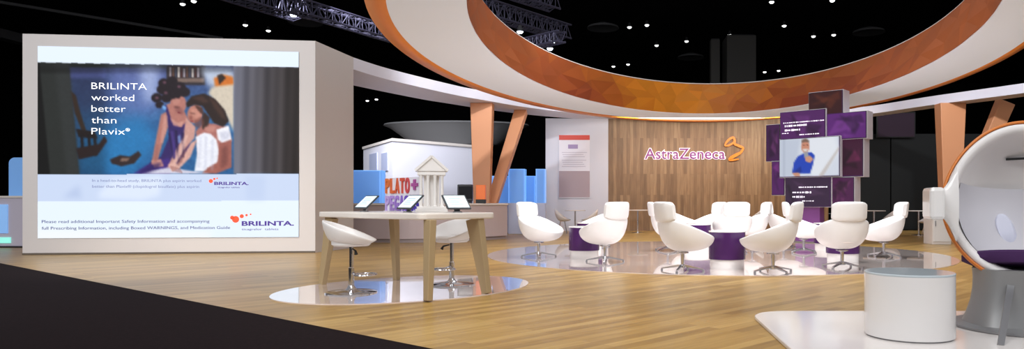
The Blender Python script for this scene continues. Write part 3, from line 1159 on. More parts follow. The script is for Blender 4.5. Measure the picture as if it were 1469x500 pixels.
letters('PLATO', -0.36, 0.235, 0.545, 0.185, LCOL, 'letter')
letters('PEGASUS', -0.36, 0.015, 0.735, 0.185, PC, 'letter')
pl = MB()
pl.box((0.27, -0.003, 0.33), (0.13, 0.02, 0.04))
pl.box((0.27, -0.003, 0.33), (0.04, 0.021, 0.13))
pl.build('plus_mark', mat('plus_colour', rgb(168, 84, 150), 0.4), sg)

tm = thing('temple_model', 'white miniature temple with pediment and columns on the bar table', 'model', on_table(-0.12, 0.3), math.radians(14))
MB().box((0, 0, 0.02), (0.40, 0.30, 0.04)).box((0, 0, 0.055), (0.36, 0.27, 0.03)).build('steps', PLASTER, tm, bevel=0.004)
for ix in range(4):
    for iy in (-1, 1):
        m = MB()
        m.lathe([(0.026, 0.07), (0.026, 0.08), (0.021, 0.085), (0.018, 0.44), (0.025, 0.455), (0.025, 0.47)], (-0.13 + ix * 0.0867, iy * 0.095, 0), 14)
        m.build('pillar', PLASTER, tm, smooth=True)
MB().box((0, 0.03, 0.27), (0.20, 0.10, 0.40)).build('inner_chamber', PLASTER, tm)
MB().box((0, 0, 0.495), (0.35, 0.26, 0.05)).build('entablature', PLASTER, tm, bevel=0.003)
pd = MB()
tri = [(-0.20, 0.52), (0.20, 0.52), (0, 0.70)]
pd.loft([[(x, -0.145, z) for x, z in tri], [(x, 0.145, z) for x, z in tri]])
pd.bar((-0.205, -0.15, 0.525), (0.0, -0.15, 0.71), 0.03, 0.03)
pd.bar((0.205, -0.15, 0.525), (0.0, -0.15, 0.71), 0.03, 0.03)
pd.build('pediment', PLASTER, tm)

# ================================================================== curved service counter at the back left
CF = [(-7.6, 19.35), (-6.4, 19.1), (-5.2, 19.05), (-4.2, 19.55), (-3.45, 20.4), (-3.0, 21.1)]
cf = catmull(CF, 6)


def sweep_wall(curve, depth, z0, z1, off=0.0):
    rr = []
    for i, p in enumerate(curve):
        t = (curve[min(i + 1, len(curve) - 1)] - curve[max(i - 1, 0)]).normalized()
        n = Vector((-t.y, t.x))
        a, b = p - n * off, p + n * depth
        rr.append([(a.x, a.y, z0), (b.x, b.y, z0), (b.x, b.y, z1), (a.x, a.y, z1)])
    return MB().loft(rr)


ct = thing('service_counter', 'curved white counter behind the bar table, left of the lounge', 'counter')
sweep_wall(cf, 0.6, 0.10, 1.02).build('body', mat('counter_white', rgb(190, 172, 172), 0.45), ct)
sweep_wall(cf, 0.55, 0.0, 0.10, -0.05).build('kick_plate', mat('counter_kick', rgb(150, 136, 136), 0.5), ct)
sweep_wall(cf, 0.63, 1.02, 1.075, 0.04).build('worktop', WHITE, ct, bevel=0.01)

x0_, y0_, z0_ = at_depth(669, 288, 20.1)
mo = thing('demo_monitor', 'black boxy monitor standing on the curved counter beside an orange panel', 'monitor', (x0_, y0_, 1.075))
MB().box((0, 0, 0.03), (0.3, 0.25, 0.06)).build('foot', BLACK, mo)
MB().box((-0.03, 0, 0.3), (0.42, 0.2, 0.48)).build('housing', mat('monitor_dark', rgb(34, 34, 40), 0.4), mo, bevel=0.02)
MB().box((0, -0.105, 0.31), (0.4, 0.012, 0.36)).build('display', mat('monitor_glass', rgb(20, 20, 26), 0.1), mo)
x0_, y0_, z0_ = at_depth(690, 288, 20.25)
op = thing('brochure_box', 'glowing orange box with a black foot at the right end of the curved counter', 'box', (x0_, y0_, 1.075))
MB().box((0, 0, 0.055), (0.27, 0.18, 0.11)).build('foot', BLACK, op)
MB().box((0, 0, 0.32), (0.27, 0.16, 0.42)).build('panel', mat('orange_panel', rgb(226, 112, 44), 0.4, emit=rgb(220, 100, 30), es=0.25), op, bevel=0.01)

# ---- blue glass stands near the white panel
def glass_stand(name, label, x0, x1, ytop, d, m, base_m, dz=0.5, zb=1.08):
    a, b = at_depth(x0, ytop, d), at_depth(x1, ytop, d)
    w = b[0] - a[0]
    t = thing(name, label, 'partition', ((a[0] + b[0]) / 2, d + dz / 2, 0))
    MB().box((0, 0, zb / 2), (w, dz, zb)).build('base_cabinet', base_m, t, bevel=0.01)
    h = a[2] - zb
    g = MB()
    g.box((0, -dz / 2 + 0.03, zb + h / 2), (w, 0.03, h))
    g.box((0, dz / 2 - 0.03, zb + h / 2), (w, 0.03, h))
    g.build('glass_panel', m, t)
    e = MB()
    e.box((-w / 2 + 0.02, 0, zb + h / 2), (0.03, dz, h))
    e.box((w / 2 - 0.02, 0, zb + h / 2), (0.03, dz, h))
    e.build('glass_side', BLUEL, t)
    MB().box((0, 0, zb + h + 0.012), (w, dz, 0.024)).build('cap', BLUEL, t)
    return t


BASEB = mat('pale_blue_cabinet', rgb(196, 204, 232), 0.4)
glass_stand('glass_partition', 'low blue glass partition right of the peach forked column', 704, 768, 253, 25.2, BLUEG, BASEB)
glass_stand('glass_booth', 'taller blue glass box standing before the low blue partition', 729, 753, 243, 24.4, BLUEG, BASEB)
glass_stand('glass_booth', 'taller blue glass box touching the white poster panel', 768.5, 782, 243, 24.6, BLUEG, BASEB)
glass_stand('glass_partition', 'blue glass partition between the display wall and the white letters', 500, 546, 245, 22.0, BLUEG, BASEB)

# ---- white pavilion of a neighbouring booth
pv = thing('white_pavilion', 'white walled neighbouring booth seen corner on behind the temple model', 'booth')
PC0, PR, PL_ = Vector((-9.21, 30.0)), Vector((-6.2, 33.8)), Vector((-12.1, 34.7))
far_ = PR + (PL_ - PC0)
MB().prism([PC0, PR, far_, PL_], 0.0, 3.74).build('walls', mat('pavilion_white', rgb(228, 228, 240), 0.5), pv)
MB().prism([PC0 + Vector((0, -.06)), PR + Vector((.06, 0)), far_, PL_ + Vector((-.06, 0))], 3.74, 3.86).build('roof_edge', WHITE, pv)
dl = (PL_ - PC0).normalized()
nl = Vector((-dl.y, dl.x))
if nl.y > 0:
    nl = -nl
for k, (s0, w_, z0, z1) in enumerate(((0.7, 1.1, 2.5, 3.3), (2.6, 1.5, 2.6, 3.4))):
    p = PC0 + dl * (s0 + w_ / 2) + nl * 0.02
    MB().box((p.x, p.y, (z0 + z1) / 2), (w_, 0.04, z1 - z0), math.atan2(dl.y, dl.x)).build('graphic', mat('pavilion_graphic', rgb(176, 184, 214), 0.5), pv)

hs = MB()
prof = []
for k, (sx_, sy_, z_) in enumerate(((2.2, 1.0, 4.35), (3.4, 1.6, 5.2), (3.75, 1.8, 5.35), (3.7, 1.75, 5.42))):
    prof.append([(sx_ * math.cos(2 * PI * i / 48), sy_ * math.sin(2 * PI * i / 48), z_ - 4.35) for i in range(48)])
hs.loft(prof)
x0_, y0_, z0_ = at_depth(655, 208, 36.0)
tag(hs.build('hanging_sign', GREYF, None, smooth=True, loc=(x0_, y0_, z0_)), 'dark grey oval hanging sign above the white neighbouring booth', 'sign')

# ---- kiosk at the far left edge
kx, ky, _ = at_depth(10, 290, 17.0)
kk = thing('info_kiosk', 'pale lavender kiosk with a rounded blue glass back at the far left edge', 'kiosk', (kx - 0.6, ky, 0))
MB().box((0, 0.4, 0.62), (2.0, 0.8, 1.18)).build('body', mat('kiosk_body', rgb(196, 190, 206), 0.5), kk, bevel=0.02)
MB().box((0, 0.4, 1.235), (2.1, 0.86, 0.05)).build('worktop', WHITE, kk)
MB().box((0.1, -0.012, 0.18), (1.2, 0.03, 0.14)).build('light_strip', mat('teal_light', rgb(150, 220, 210), 0.4, emit=rgb(130, 225, 208), es=0.8), kk)
MB().box((0.52, -0.01, 0.7), (0.22, 0.03, 0.7)).build('glass_inset', BLUEL, kk)
gp = MB()
out = [(0.30, 1.26), (1.35, 1.26), (1.35, 2.22)] + [(0.45 - 0.15 * math.sin(a), 2.07 + 0.15 * math.cos(a)) for a in (math.radians(15 * k) for k in range(7))]
gp.loft([[(x, 0.4, z) for x, z in out], [(x, 0.44, z) for x, z in out]])
gp.build('glass_back', BLUEG, kk)
MB().box((0, 0.4, 0.015), (2.1, 0.9, 0.03)).build('plinth', DARK2, kk)

# ================================================================== screen tower
TW = Vector((5.75, 18.6))
yaw = math.radians(-40)
tx_, ty_ = Vector((math.cos(yaw), math.sin(yaw))), Vector((-math.sin(yaw), math.cos(yaw)))   # local x (right), local y (away)


def tower_uv(x, y, off=0.0):
    """Point of the tower's front plane (shifted off metres to the back) seen at a photo position, as local (u, z)."""
    o = TW + ty_ * off
    k = (x - PX) / F
    # (o + u*tx).x = k * (o + u*tx).y
    u = (k * o.y - o.x) / (tx_.x - k * tx_.y)
    d = o.y + u * tx_.y
    return u, EYE + (PY - y) * d / F


tw = thing('screen_tower', 'tower of stacked purple video screens around a bright one, right of the logo wall', 'video wall', (TW.x, TW.y, 0), yaw)
FRAME = mat('tower_casing', rgb(214, 208, 216), 0.45)
cv2 = Canvas(1095, 128, 1248, 300, 4, (70, 24, 84))
rsn = np.random.RandomState(5)


def panel(name_pts, off, depth, paint):
    x0, y0, x1, y1 = name_pts
    (ua, za), (ub, zb) = tower_uv(x0, y0, off), tower_uv(x1, y1, off)
    ua2, _ = tower_uv(x0, y1, off)
    cx_, cz_ = (ua + ub) / 2, (za + zb) / 2
    p = MB().box((cx_, off + depth / 2, cz_), (ub - ua, depth, za - zb)).build('screen_box', FRAME, tw)
    bz = MB()
    bz.box((cx_, off - 0.008, cz_), (ub - ua - 0.02, 0.02, za - zb - 0.02))
    bz.build('bezel', BLACK, p)
    paint()
    b_ = 0.022

    def mp(u, v):
        return x0 + u * (x1 - x0), y0 + v * (y1 - y0)
    picture('display', cv2, mp, (ua + b_, off - 0.020, za - b_), (1, 0, 0), (0, 0, -1), ub - ua - 2 * b_, za - zb - 2 * b_, 44, 34, TSCREEN, p, (0, -1, 0))
    return p


def purple(x0, y0, x1, y1, c1, c2, seed):
    def go():
        r = random.Random(seed)
        a = np.array(c1, float)
        b = np.array(c2, float)
        cv2.poly([(x0, y0), (x1, y0), (x1, y1), (x0, y1)], a, 0)
        for k in range(7):
            pts = [(r.uniform(x0, x1), r.uniform(y0, y1)) for _ in range(3)]
            m = np.array(b if k % 2 else a * .5)
            x_, X_, y_, Y_ = x0, x1, y0, y1
            pts = [(min(max(p[0], x_), X_), min(max(p[1], y_), Y_)) for p in pts]
            cv2.poly(pts, m, 1.2, .55)
    return go


def man():
    cv2.poly([(1118, 199), (1206, 199), (1206, 253), (1118, 253)], (206, 212, 224), 0)
    cv2.poly([(1118, 199), (1150, 199), (1140, 253), (1118, 253)], (188, 196, 212), 2)
    cv2.poly([(1160, 199), (1200, 199), (1206, 220), (1180, 253), (1165, 253)], (222, 226, 234), 3)
    cv2.poly([(1124, 199), (1126, 199), (1126, 253), (1124, 253)], (160, 168, 186), .5, .7)
    cv2.poly([(1176, 253), (1206, 212), (1206, 217), (1183, 253)], (190, 182, 178), .8, .8)
    cv2.poly([(1137, 248), (1140, 232), (1146, 224), (1156, 220), (1166, 219), (1171, 224), (1168, 238), (1164, 249)], (32, 66, 176), .6)
    cv2.poly([(1140, 246), (1150, 238), (1152, 246), (1146, 250)], (24, 48, 140), .8)
    cv2.poly([(1137, 247), (1148, 247), (1149, 252), (1141, 252)], (196, 140, 116), .6)
    cv2.ell(1157, 211, 6.2, 8.5, (196, 134, 110), .5)
    cv2.poly([(1151, 206), (1152, 201), (1157, 199.5), (1162, 202), (1163, 206), (1157, 204.5)], (120, 96, 84), .6)
    cv2.poly([(1153, 214), (1161, 214), (1159, 218), (1155, 218)], (214, 206, 200), .5)
    cv2.ell(1155, 209, 1, .7, (70, 44, 40), .3)
    cv2.ell(1159.5, 209, 1, .7, (70, 44, 40), .3)
    cv2.poly([(1154, 219), (1160, 218), (1163, 226), (1160, 231), (1156, 226)], (150, 152, 160), .5)
    cv2.poly([(1156, 226), (1164, 224), (1169, 229), (1164, 234), (1158, 232)], (200, 146, 120), .6)


PR_, PD = (112, 44, 130), (62, 22, 76)
PANELS = [
    ((1160, 133, 1210, 163), 0.10, 0.42, purple(1160, 133, 1210, 163, (52, 18, 20), (96, 44, 24), 1)),
    ((1119, 161, 1185, 199), 0.02, 0.42, purple(1119, 161, 1185, 199, (78, 32, 92), (104, 52, 118), 2)),
    ((1186, 163, 1244, 198), 0.10, 0.42, purple(1186, 163, 1244, 198, (88, 34, 110), (124, 62, 146), 3)),
    ((1099, 179, 1119.5, 231), 0.16, 0.36, purple(1099, 179, 1120, 231, (62, 24, 70), (124, 58, 120), 4)),
    ((1118, 199.5, 1206, 253), 0.0, 0.45, man),
    ((1206.5, 199, 1239, 253), 0.14, 0.42, purple(1206, 199, 1239, 253, (58, 16, 44), (120, 40, 84), 6)),
    ((1107, 231, 1126, 280), 0.14, 0.36, purple(1107, 229, 1126, 280, (80, 30, 92), (138, 56, 140), 7)),
    ((1126.5, 254, 1193, 297), 0.02, 0.42, purple(1126, 254, 1193, 297, (54, 34, 60), (80, 54, 84), 8)),
    ((1193.5, 254, 1226, 294), 0.10, 0.42, purple(1193, 254, 1226, 294, (74, 26, 70), (112, 56, 96), 9)),
]
for pts, off, dep, pt in PANELS:
    panel(pts, off, dep, pt)
# central support: purple column to the floor
(ua, _), (ub, _) = tower_uv(1141, 298, 0.15), tower_uv(1176, 298, 0.15)
ztop = tower_uv(1141, 297, 0.15)[1]
MB().box(((ua + ub) / 2, 0.3, ztop / 2), (ub - ua, 0.3, ztop)).build('support_post', mat('tower_post', rgb(120, 66, 128), 0.3), tw)
MB().box(((ua + ub) / 2, 0.3, 0.02), ((ub - ua) * 1.6, 0.7, 0.04)).build('floor_plate', STEEL, tw)
SPARK = mat('screen_lettering', rgb(230, 225, 235), 0.5, emit=rgb(214, 204, 222), es=0.75)
wl_ = MB()
for x0, x1, y, h in ((1124, 1183, 173.3, 2.0), (1126, 1157, 178.2, 3.2), (1126, 1149, 184.6, 3.4), (1147, 1175, 191.3, 1.7), (1122, 1132, 190.5, 1.3),
                     (1146, 1187, 267, 2.0), (1137, 1163, 274, 3.3), (1137, 1156, 280.4, 3.2), (1151, 1168, 287, 1.8)):
    (u0, _), (u1, _) = tower_uv(x0, y, 0.0), tower_uv(x1, y, 0.0)
    z0, z1 = tower_uv((x0 + x1) / 2, y, 0.0)[1], tower_uv((x0 + x1) / 2, y + h, 0.0)[1]
    n = max(3, int((u1 - u0) / 0.045))
    rr = random.Random(int(x0 + y))
    wl_ = MB()
    u = u0
    while u < u1 - 0.02:
        w = rr.choice((0.02, 0.028, 0.035))
        wl_.box((u + w / 2, -0.005, (z0 + z1) / 2), (w, 0.006, (z0 - z1) * rr.choice((.6, .85))))
        u += w + rr.choice((0.010, 0.014, 0.03))
    wl_.build('screen_text', SPARK, tw)

# ================================================================== foreground right: platform, white drum, egg chair
pf = []
pxl, pyb, rc = 1.32, 6.86, 0.36
pts_pf = [(pxl, 4.2)]
for k in range(9):
    a_ = math.radians(180 - 90 * k / 8)
    pts_pf.append((pxl + 0.07 + rc + rc * math.cos(a_), pyb - rc + rc * math.sin(a_)))
pts_pf += [(8.0, pyb), (8.0, 3.6), (pxl + .5, 3.6)]
pfm = MB().prism(pts_pf, 0.0, 0.035).build('floor_platform', mat('platform_gloss', rgb(232, 226, 222), 0.12, spec=0.6), bevel=0.008)
struct(pfm, 'low glossy white platform at the lower right', 'platform')
PZ = 0.035
X, Y = floor_at(1304, 480.5, PZ)
wd = thing('white_drum', 'plain white cylinder side table on the low platform, lower right', 'table', (X, Y, PZ))
MB().lathe([(0.325, 0.0), (0.325, 0.012)], n=64).build('foot_ring', STEEL, wd, smooth=True)
MB().lathe([(0.338, 0.012), (0.338, 0.495)], n=64).build('body', GLOSS, wd, smooth=True)
MB().lathe([(0.338, 0.495), (0.340, 0.50), (0.340, 0.508), (0.335, 0.513)], n=64).build('top', mat('drum_top', rgb(196, 206, 212), 0.1), wd, smooth=True)

eg = thing('egg_chair', 'large white egg shaped pod chair with orange rim and purple seat at right edge', 'chair', (3.56, 5.98, PZ))
RM = Matrix.Rotation(math.radians(-24), 3, 'Z') @ Matrix.Rotation(math.radians(-13), 3, 'X')
EC = Vector((0.0, -0.05, 1.075))
ax, ay, az = 0.635, 0.60, 0.70


def eg_pt(th, ph, k=1.0, sh=0.0):
    # egg: a little narrower at the top
    zz = math.cos(ph) * math.sin(th)
    wx = 1.0 - 0.10 * max(0, zz) + 0.02 * min(0, zz)
    return EC + RM @ Vector((k * ax * wx * math.cos(ph) * math.cos(th), k * ay * math.sin(ph) + sh, k * az * zz))


n, mrow = 64, 16
rows = [[eg_pt(2 * PI * i / n, (PI / 2) * j / mrow) for i in range(n)] for j in range(mrow)]
m = MB()
vs = [p for r in rows for p in r] + [eg_pt(0, PI / 2)]
fs = [(k * n + i, k * n + (i + 1) % n, (k + 1) * n + (i + 1) % n, (k + 1) * n + i) for k in range(mrow - 1) for i in range(n)]
fs += [((mrow - 1) * n + i, (mrow - 1) * n + (i + 1) % n, len(vs) - 1) for i in range(n)]
m.add(vs, fs)
m.build('outer_shell', GLOSS, eg, smooth='all')
# inner lining, thick rolled lip
rows = []
for sh, k in ((0.0, 0.985), (-0.035, 0.965), (-0.045, 0.93), (-0.03, 0.89), (0.0, 0.86)):
    rows.append([eg_pt(2 * PI * i / n, 0, k, sh) for i in range(n)])
for j in range(1, mrow):
    rows.append([eg_pt(2 * PI * i / n, (PI / 2) * j / mrow, 0.86) for i in range(n)])
m = MB()
vs = [p for r in rows for p in r] + [eg_pt(0, PI / 2, 0.86)]
R_ = len(rows)
fs = [(k * n + i, k * n + (i + 1) % n, (k + 1) * n + (i + 1) % n, (k + 1) * n + i) for k in range(R_ - 1) for i in range(n)]
fs += [((R_ - 1) * n + i, (R_ - 1) * n + (i + 1) % n, len(vs) - 1) for i in range(n)]
m.add(vs, fs)
m.build('lining', mat('egg_lining', rgb(236, 232, 230), 0.6), eg, smooth='all')
# orange rim
rim = MB()
rr = []
for i in range(97):
    th = 2 * PI * i / 96
    row = []
    for a_, b_ in ((0.985, -0.022), (1.0, -0.03), (1.022, -0.015), (1.024, 0.012), (1.008, 0.03), (0.99, 0.02)):
        row.append(eg_pt(th, 0, a_, b_))
    rr.append(row)
rim.loft(rr, cap=False)
rim.build('rim', mat('egg_orange', rgb(214, 122, 46), 0.35), eg, smooth='all')
# padded back panel and purple seat
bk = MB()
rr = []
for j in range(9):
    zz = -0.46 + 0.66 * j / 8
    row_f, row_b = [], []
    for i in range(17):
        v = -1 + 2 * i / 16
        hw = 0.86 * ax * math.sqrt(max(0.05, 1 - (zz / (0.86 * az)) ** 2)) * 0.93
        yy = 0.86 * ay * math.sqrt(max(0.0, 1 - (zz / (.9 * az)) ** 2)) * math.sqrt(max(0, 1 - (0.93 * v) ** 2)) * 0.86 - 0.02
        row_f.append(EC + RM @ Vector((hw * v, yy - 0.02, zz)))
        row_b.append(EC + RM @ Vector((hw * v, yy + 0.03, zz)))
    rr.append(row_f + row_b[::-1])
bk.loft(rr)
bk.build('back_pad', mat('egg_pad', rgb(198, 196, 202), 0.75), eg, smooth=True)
sc_ = MB()
oval = [(0.48 * math.cos(2 * PI * i / 40), 0.17 + 0.30 * math.sin(2 * PI * i / 40)) for i in range(40)]
lo = [EC + RM @ Vector((x * .82, y * .9, -0.54)) for x, y in oval]
mid = [EC + RM @ Vector((x, y, -0.50)) for x, y in oval]
hi = [EC + RM @ Vector((x, y, -0.455)) for x, y in oval]
hi2 = [EC + RM @ Vector((x * .93, .17 + (y - .17) * .93, -0.435)) for x, y in oval]
sc_.loft([lo, mid, hi, hi2]).build('seat_cushion', PFAB, eg, smooth=True)
td = MB()
prof = []
for k in range(24):
    a_ = 2 * PI * k / 24
    r_ = 0.10 * (1 - 0.35 * math.sin(a_))
    prof.append((-0.12 + r_ * math.cos(a_) * 0.72 - 0.35 * (r_ * math.sin(a_)), -0.13 + 1.55 * r_ * math.sin(a_)))
td.loft([[EC + RM @ Vector((x * .8 - .03, 0.345, z * .8 - .025)) for x, z in prof], [EC + RM @ Vector((x, 0.37, z)) for x, z in prof], [EC + RM @ Vector((x, 0.50, z)) for x, z in prof]])
td.build('back_teardrop', mat('egg_teardrop', rgb(214, 216, 232), 0.4), eg, smooth=True)  # pale raised teardrop on the back pad
hd_ = MB()
hd_.bar(EC + RM @ Vector((-0.10, 0.30, 0.46)), EC + RM @ Vector((0.12, 0.26, 0.455)), 0.03, 0.02)
hd_.build('inner_handle', BLACK, eg)  # black handle inside the shell
# pedestal
MB().lathe([(0.50, 0.0), (0.56, 0.004), (0.56, 0.022), (0.50, 0.034)], n=56).build('base_disc', STEEL, eg, smooth=True)
pdm = MB()
rr = []
for z, w, d_ in ((0.03, 0.45, 0.30), (0.12, 0.415, 0.27), (0.22, 0.385, 0.25), (0.32, 0.37, 0.24), (0.42, 0.365, 0.24), (0.50, 0.37, 0.25)):
    rr.append([(w * a_, d_ * b_, z) for a_, b_ in ((math.copysign(abs(math.cos(q)) ** .6, math.cos(q)), math.copysign(abs(math.sin(q)) ** .6, math.sin(q))) for q in (2 * PI * i / 40 for i in range(40)))])
pdm.loft(rr)
pdm.build('pedestal', mat('pedestal_steel', rgb(150, 150, 150), 0.45, 0.5), eg, smooth=True)
MB().bar((-0.62, -0.78, 0.0), (-0.15, -0.12, 0.44), 0.045, 0.02, 0.055, 0.02, side=(1, 0, 0)).build('footrest_strut', STEEL, eg)
# monitor on a flared bracket at the egg's left flank
br_ = MB()
rr = []
for k in range(8):
    t = k / 7
    x = -0.625 - 0.15 * t
    hz = 0.215 * (1 - t) ** 1.8 + 0.105
    rr.append([(x, -0.13 + 0.05 * math.cos(a_), 1.055 + hz * math.sin(a_)) for a_ in (2 * PI * i / 20 for i in range(20))])
br_.loft(rr)
bo = br_.build('monitor_bracket', GLOSS, eg, smooth=True)
MB().box((-0.80, -0.10, 1.055), (0.12, 0.30, 0.27), math.radians(-12)).build('monitor_housing', GLOSS, eg, bevel=0.03)

# ================================================================== background furniture on the right and behind
def make_cafe_table():
    t = thing('cafe_table', 'x', 'table', group='small distant cafe tables')
    MB().lathe([(0.36, 0.80), (0.37, 0.805), (0.37, 0.825), (0.36, 0.83)], n=32).build('tabletop', WHITE, t, smooth=True)
    MB().lathe([(0.03, 0.015), (0.03, 0.80)], n=14).build('post', CHROME, t, smooth=True)
    MB().lathe([(0.24, 0.0), (0.24, 0.012), (0.05, 0.03)], n=28).build('base', CHROME, t, smooth=True)
    return t


def make_cafe_chair():
    t = thing('cafe_chair', 'x', 'chair', group='small distant cafe chairs')
    n, rr = 20, []
    s = MB()
    for j in range(7):
        k = j / 6
        row = []
        for i in range(n):
            th = 2 * PI * i / n
            back = (1 + math.cos(th)) / 2
            zr = 0.50 + 0.36 * back ** 1.5
            rad = 0.04 + 0.25 * math.sin(k * PI / 2)
            row.append((-math.cos(th) * rad, math.sin(th) * rad, 0.43 + (zr - 0.43) * (1 - math.cos(k * PI / 2))))
        rr.append(row)
    vs = [p for r in rr for p in r]
    fs = [(k * n + i, k * n + (i + 1) % n, (k + 1) * n + (i + 1) % n, (k + 1) * n + i) for k in range(6) for i in range(n)] + [tuple(range(n))]
    s.add(vs, fs)
    s.build('seat_shell', WHITE, t, smooth='all', solid=0.03)
    for a_ in (45, 135, 225, 315):
        c_, q = math.cos(math.radians(a_)), math.sin(math.radians(a_))
        MB().tube([(c_ * .10, q * .10, .44), (c_ * .22, q * .22, 0.0)], 0.012, 8).build('leg', CHROME, t)
    return t


CTb, CCh = make_cafe_table(), make_cafe_chair()
for i, (x, d, lb) in enumerate(((825, 24.6, 'small cafe table in front of the white poster panel'), (915, 25.4, 'small cafe table against the left part of the wood wall'),
                                (1254, 23.6, 'small cafe table behind the farthest right lounge chair'), (1318, 23.4, 'small cafe table left of the white cabinet by the egg chair'))):
    X = (x - PX) * d / F
    if i == 0:
        CTb.location = (X, d, 0)
        CTb['label'] = lb
    else:
        dup(CTb, (X, d, 0), 0, lb)
for i, (x, d, hd, lb) in enumerate(((807, 24.6, 0, 'small white cafe chair left of the table by the poster panel'), (846, 24.3, 180, 'small white cafe chair right of the table by the poster panel'),
                                    (1084, 24.5, 150, 'small white cafe chair before the wood wall under the logo emblem'), (1279, 23.3, 200, 'small white cafe chair behind the headrest of the farthest right lounge chair'),
                                    (1331, 22.0, 170, 'small white cafe chair next to the white cabinet by the egg chair'))):
    X = (x - PX) * d / F
    if i == 0:
        CCh.location = (X, d, 0)
        CCh.rotation_euler = (0, 0, math.radians(hd))
        CCh['label'] = lb
    else:
        dup(CCh, (X, d, 0), math.radians(hd), lb)

x0_, y0_, _ = at_depth(1351, 300, 18.2)
cb = thing('white_cabinet', 'small white cabinet on the floor behind the egg chair', 'cabinet', (x0_, y0_, 0))
MB().box((0, 0.25, 0.40), (0.50, 0.5, 0.80)).build('body', WHITE, cb, bevel=0.01)
cbd = MB().box((0, -0.008, 0.42), (0.44, 0.016, 0.68)).build('door', GLOSS, cb, bevel=0.004)
MB().box((-0.17, -0.022, 0.55), (0.015, 0.014, 0.14)).build('handle', STEEL, cbd)
MB().box((0, 0.25, 0.815), (0.54, 0.54, 0.03)).build('top', WHITE, cb)

# black partition of the booth on the right with a dark monitor
BP = mat('black_partition', rgb(20, 22, 22), 0.35)
pt_ = MB()
for k in range(5):
    pt_.box((10.6 + k * 2.05, 28.6, 1.95), (2.0, 0.2, 3.9))
struct(pt_.build('wall_right', BP), 'black panel wall behind the right forked column', 'wall')
x0_, y0_, z0_ = at_depth(1285, 179, 28.3)
dm = thing('wall_monitor', 'unlit dark monitor on the black wall right of the screen tower', 'monitor', (x0_, y0_, z0_))
MB().box((0, 0, 0), (1.58, 0.08, 1.05)).build('frame', BLACK, dm, bevel=0.01)
MB().box((0, -0.045, 0), (1.48, 0.012, 0.95)).build('display', mat('unlit_display', rgb(52, 34, 50), 0.2), dm)
MB().box((0, 0.12, 0), (0.4, 0.18, 0.4)).build('bracket', BLACK, dm)

# ================================================================== hall overhead: lamps, vents, pillars, trusses
def make_lamp(name, lens):
    t = thing(name, 'x', 'lamp', group='lamps under the dark hall ceiling')
    MB().lathe([(0.12, 0.62), (0.16, 0.5), (0.26, 0.18), (0.27, 0.10)], n=20).build('housing', DARK2, t, smooth=True)
    MB().lathe([(0.255, 0.10), (0.23, 0.02), (0.15, -0.05), (0.03, -0.07)], n=20).build('lens', lens, t, smooth=True)
    return t


LM = make_lamp('ceiling_lamp', LAMP)
LH = 11.6
LAMPS = [
    (262, 7, 'left lamp of the pair high above the middle of the display wall'),
    (278, 3, 'right lamp of the pair high above the middle of the display wall'),
    (352, 37, 'upper left lamp of the two above the right part of the display wall'),
    (385, 45, 'lower right lamp of the two above the right part of the display wall'),
    (527, 145, 'left lamp of the pair seen under the curved beam right of the display wall'),
    (540, 143, 'right lamp of the pair seen under the curved beam right of the display wall'),
    (903, 40, 'ceiling lamp in the ring opening right of the grey round vent'),
    (928, 37, 'ceiling lamp in the ring opening, upper one left of centre'),
    (942, 66, 'bright ceiling lamp in the ring opening above the logo'),
    (985, 60, 'bright ceiling lamp in the ring opening left of the grey pillars'),
    (880, 96, 'lower left lamp of the low pair near the ring edge, left of the logo'),
    (901, 93, 'lower right lamp of the low pair near the ring edge, left of the logo'),
    (1047, 51, 'ceiling lamp in front of the wide grey pillar top'),
    (1125, 38, 'bright ceiling lamp right of the grey pillars'),
    (1167, 53, 'left lamp of the flat pair in the right half of the ring opening'),
    (1196, 51, 'right lamp of the flat pair in the right half of the ring opening'),
    (1097, 104, 'left lamp of the low pair just right of the grey pillars'),
    (1117, 102, 'right lamp of the low pair just right of the grey pillars'),
    (1107, 4, 'ceiling lamp at the very top edge right of the grey pillars'),
    (1194, 2, 'cluster lamp at the very top edge in the right half of the ring'),
]
for i, (x, y, lb) in enumerate(LAMPS):
    h = LH
    d = F * (h - EYE) / (PY - y)
    if d > 67:
        d = 60.0
        h = EYE + (PY - y) * d / F
    X = (x - PX) * d / F
    if i == 0:
        LM.scale = (0.5, 0.5, 0.5)
        LM.location = (X, d, h)
        LM['label'] = lb
    else:
        dup(LM, (X, d, h), 0, lb)

vn = MB()
vn.lathe([(0.25, 0.35), (0.9, 0.12), (0.95, 0.0), (0.5, 0.06), (0.1, 0.05)], n=36)
v0 = vn.build('ceiling_vent', VENTM, None, smooth=True)
tag(v0, 'grey round ceiling vent left of the lamps inside the ring', 'vent', 'round vents under the hall ceiling')
for i, (x, y, lb) in enumerate(((865, 41, None), (991, 83, 'grey round ceiling vent half hidden left of the grey pillars'), (1246, 47, 'grey round ceiling vent in the right part of the ring opening'),
                                (438, 33, 'grey round ceiling vent under the left truss'))):
    h = 11.4
    d = F * (h - EYE) / (PY - y)
    o = v0
    if i:
        o = v0.copy()
        COL.objects.link(o)
        o['label'] = lb
    o.location = ((x - PX) * d / F, d, h)

for x0, x1, y, lb in ((1020, 1033, 56, 'narrow dark grey pillar beyond the ring, left one of two'), (1043, 1085, 50, 'wide dark grey pillar beyond the ring')):
    d = 42.0
    a, b = at_depth(x0, y, d), at_depth(x1, y, d)
    w = b[0] - a[0]
    t = thing('hall_pillar', lb, 'pillar', ((a[0] + b[0]) / 2, d + w / 2, 0))
    PM = mat('pillar_grey', rgb(62, 60, 57), 0.8)
    MB().box((0, 0, a[2] / 2), (w, w, a[2])).build('shaft', PM, t, bevel=0.05)
    MB().box((0, 0, 0.1), (w + 0.06, w + 0.06, 0.2)).build('plinth', DARK2, t)
    MB().box((0, 0, a[2] + 0.02), (w * .9, w * .9, 0.06)).build('cap', DARK2, t)


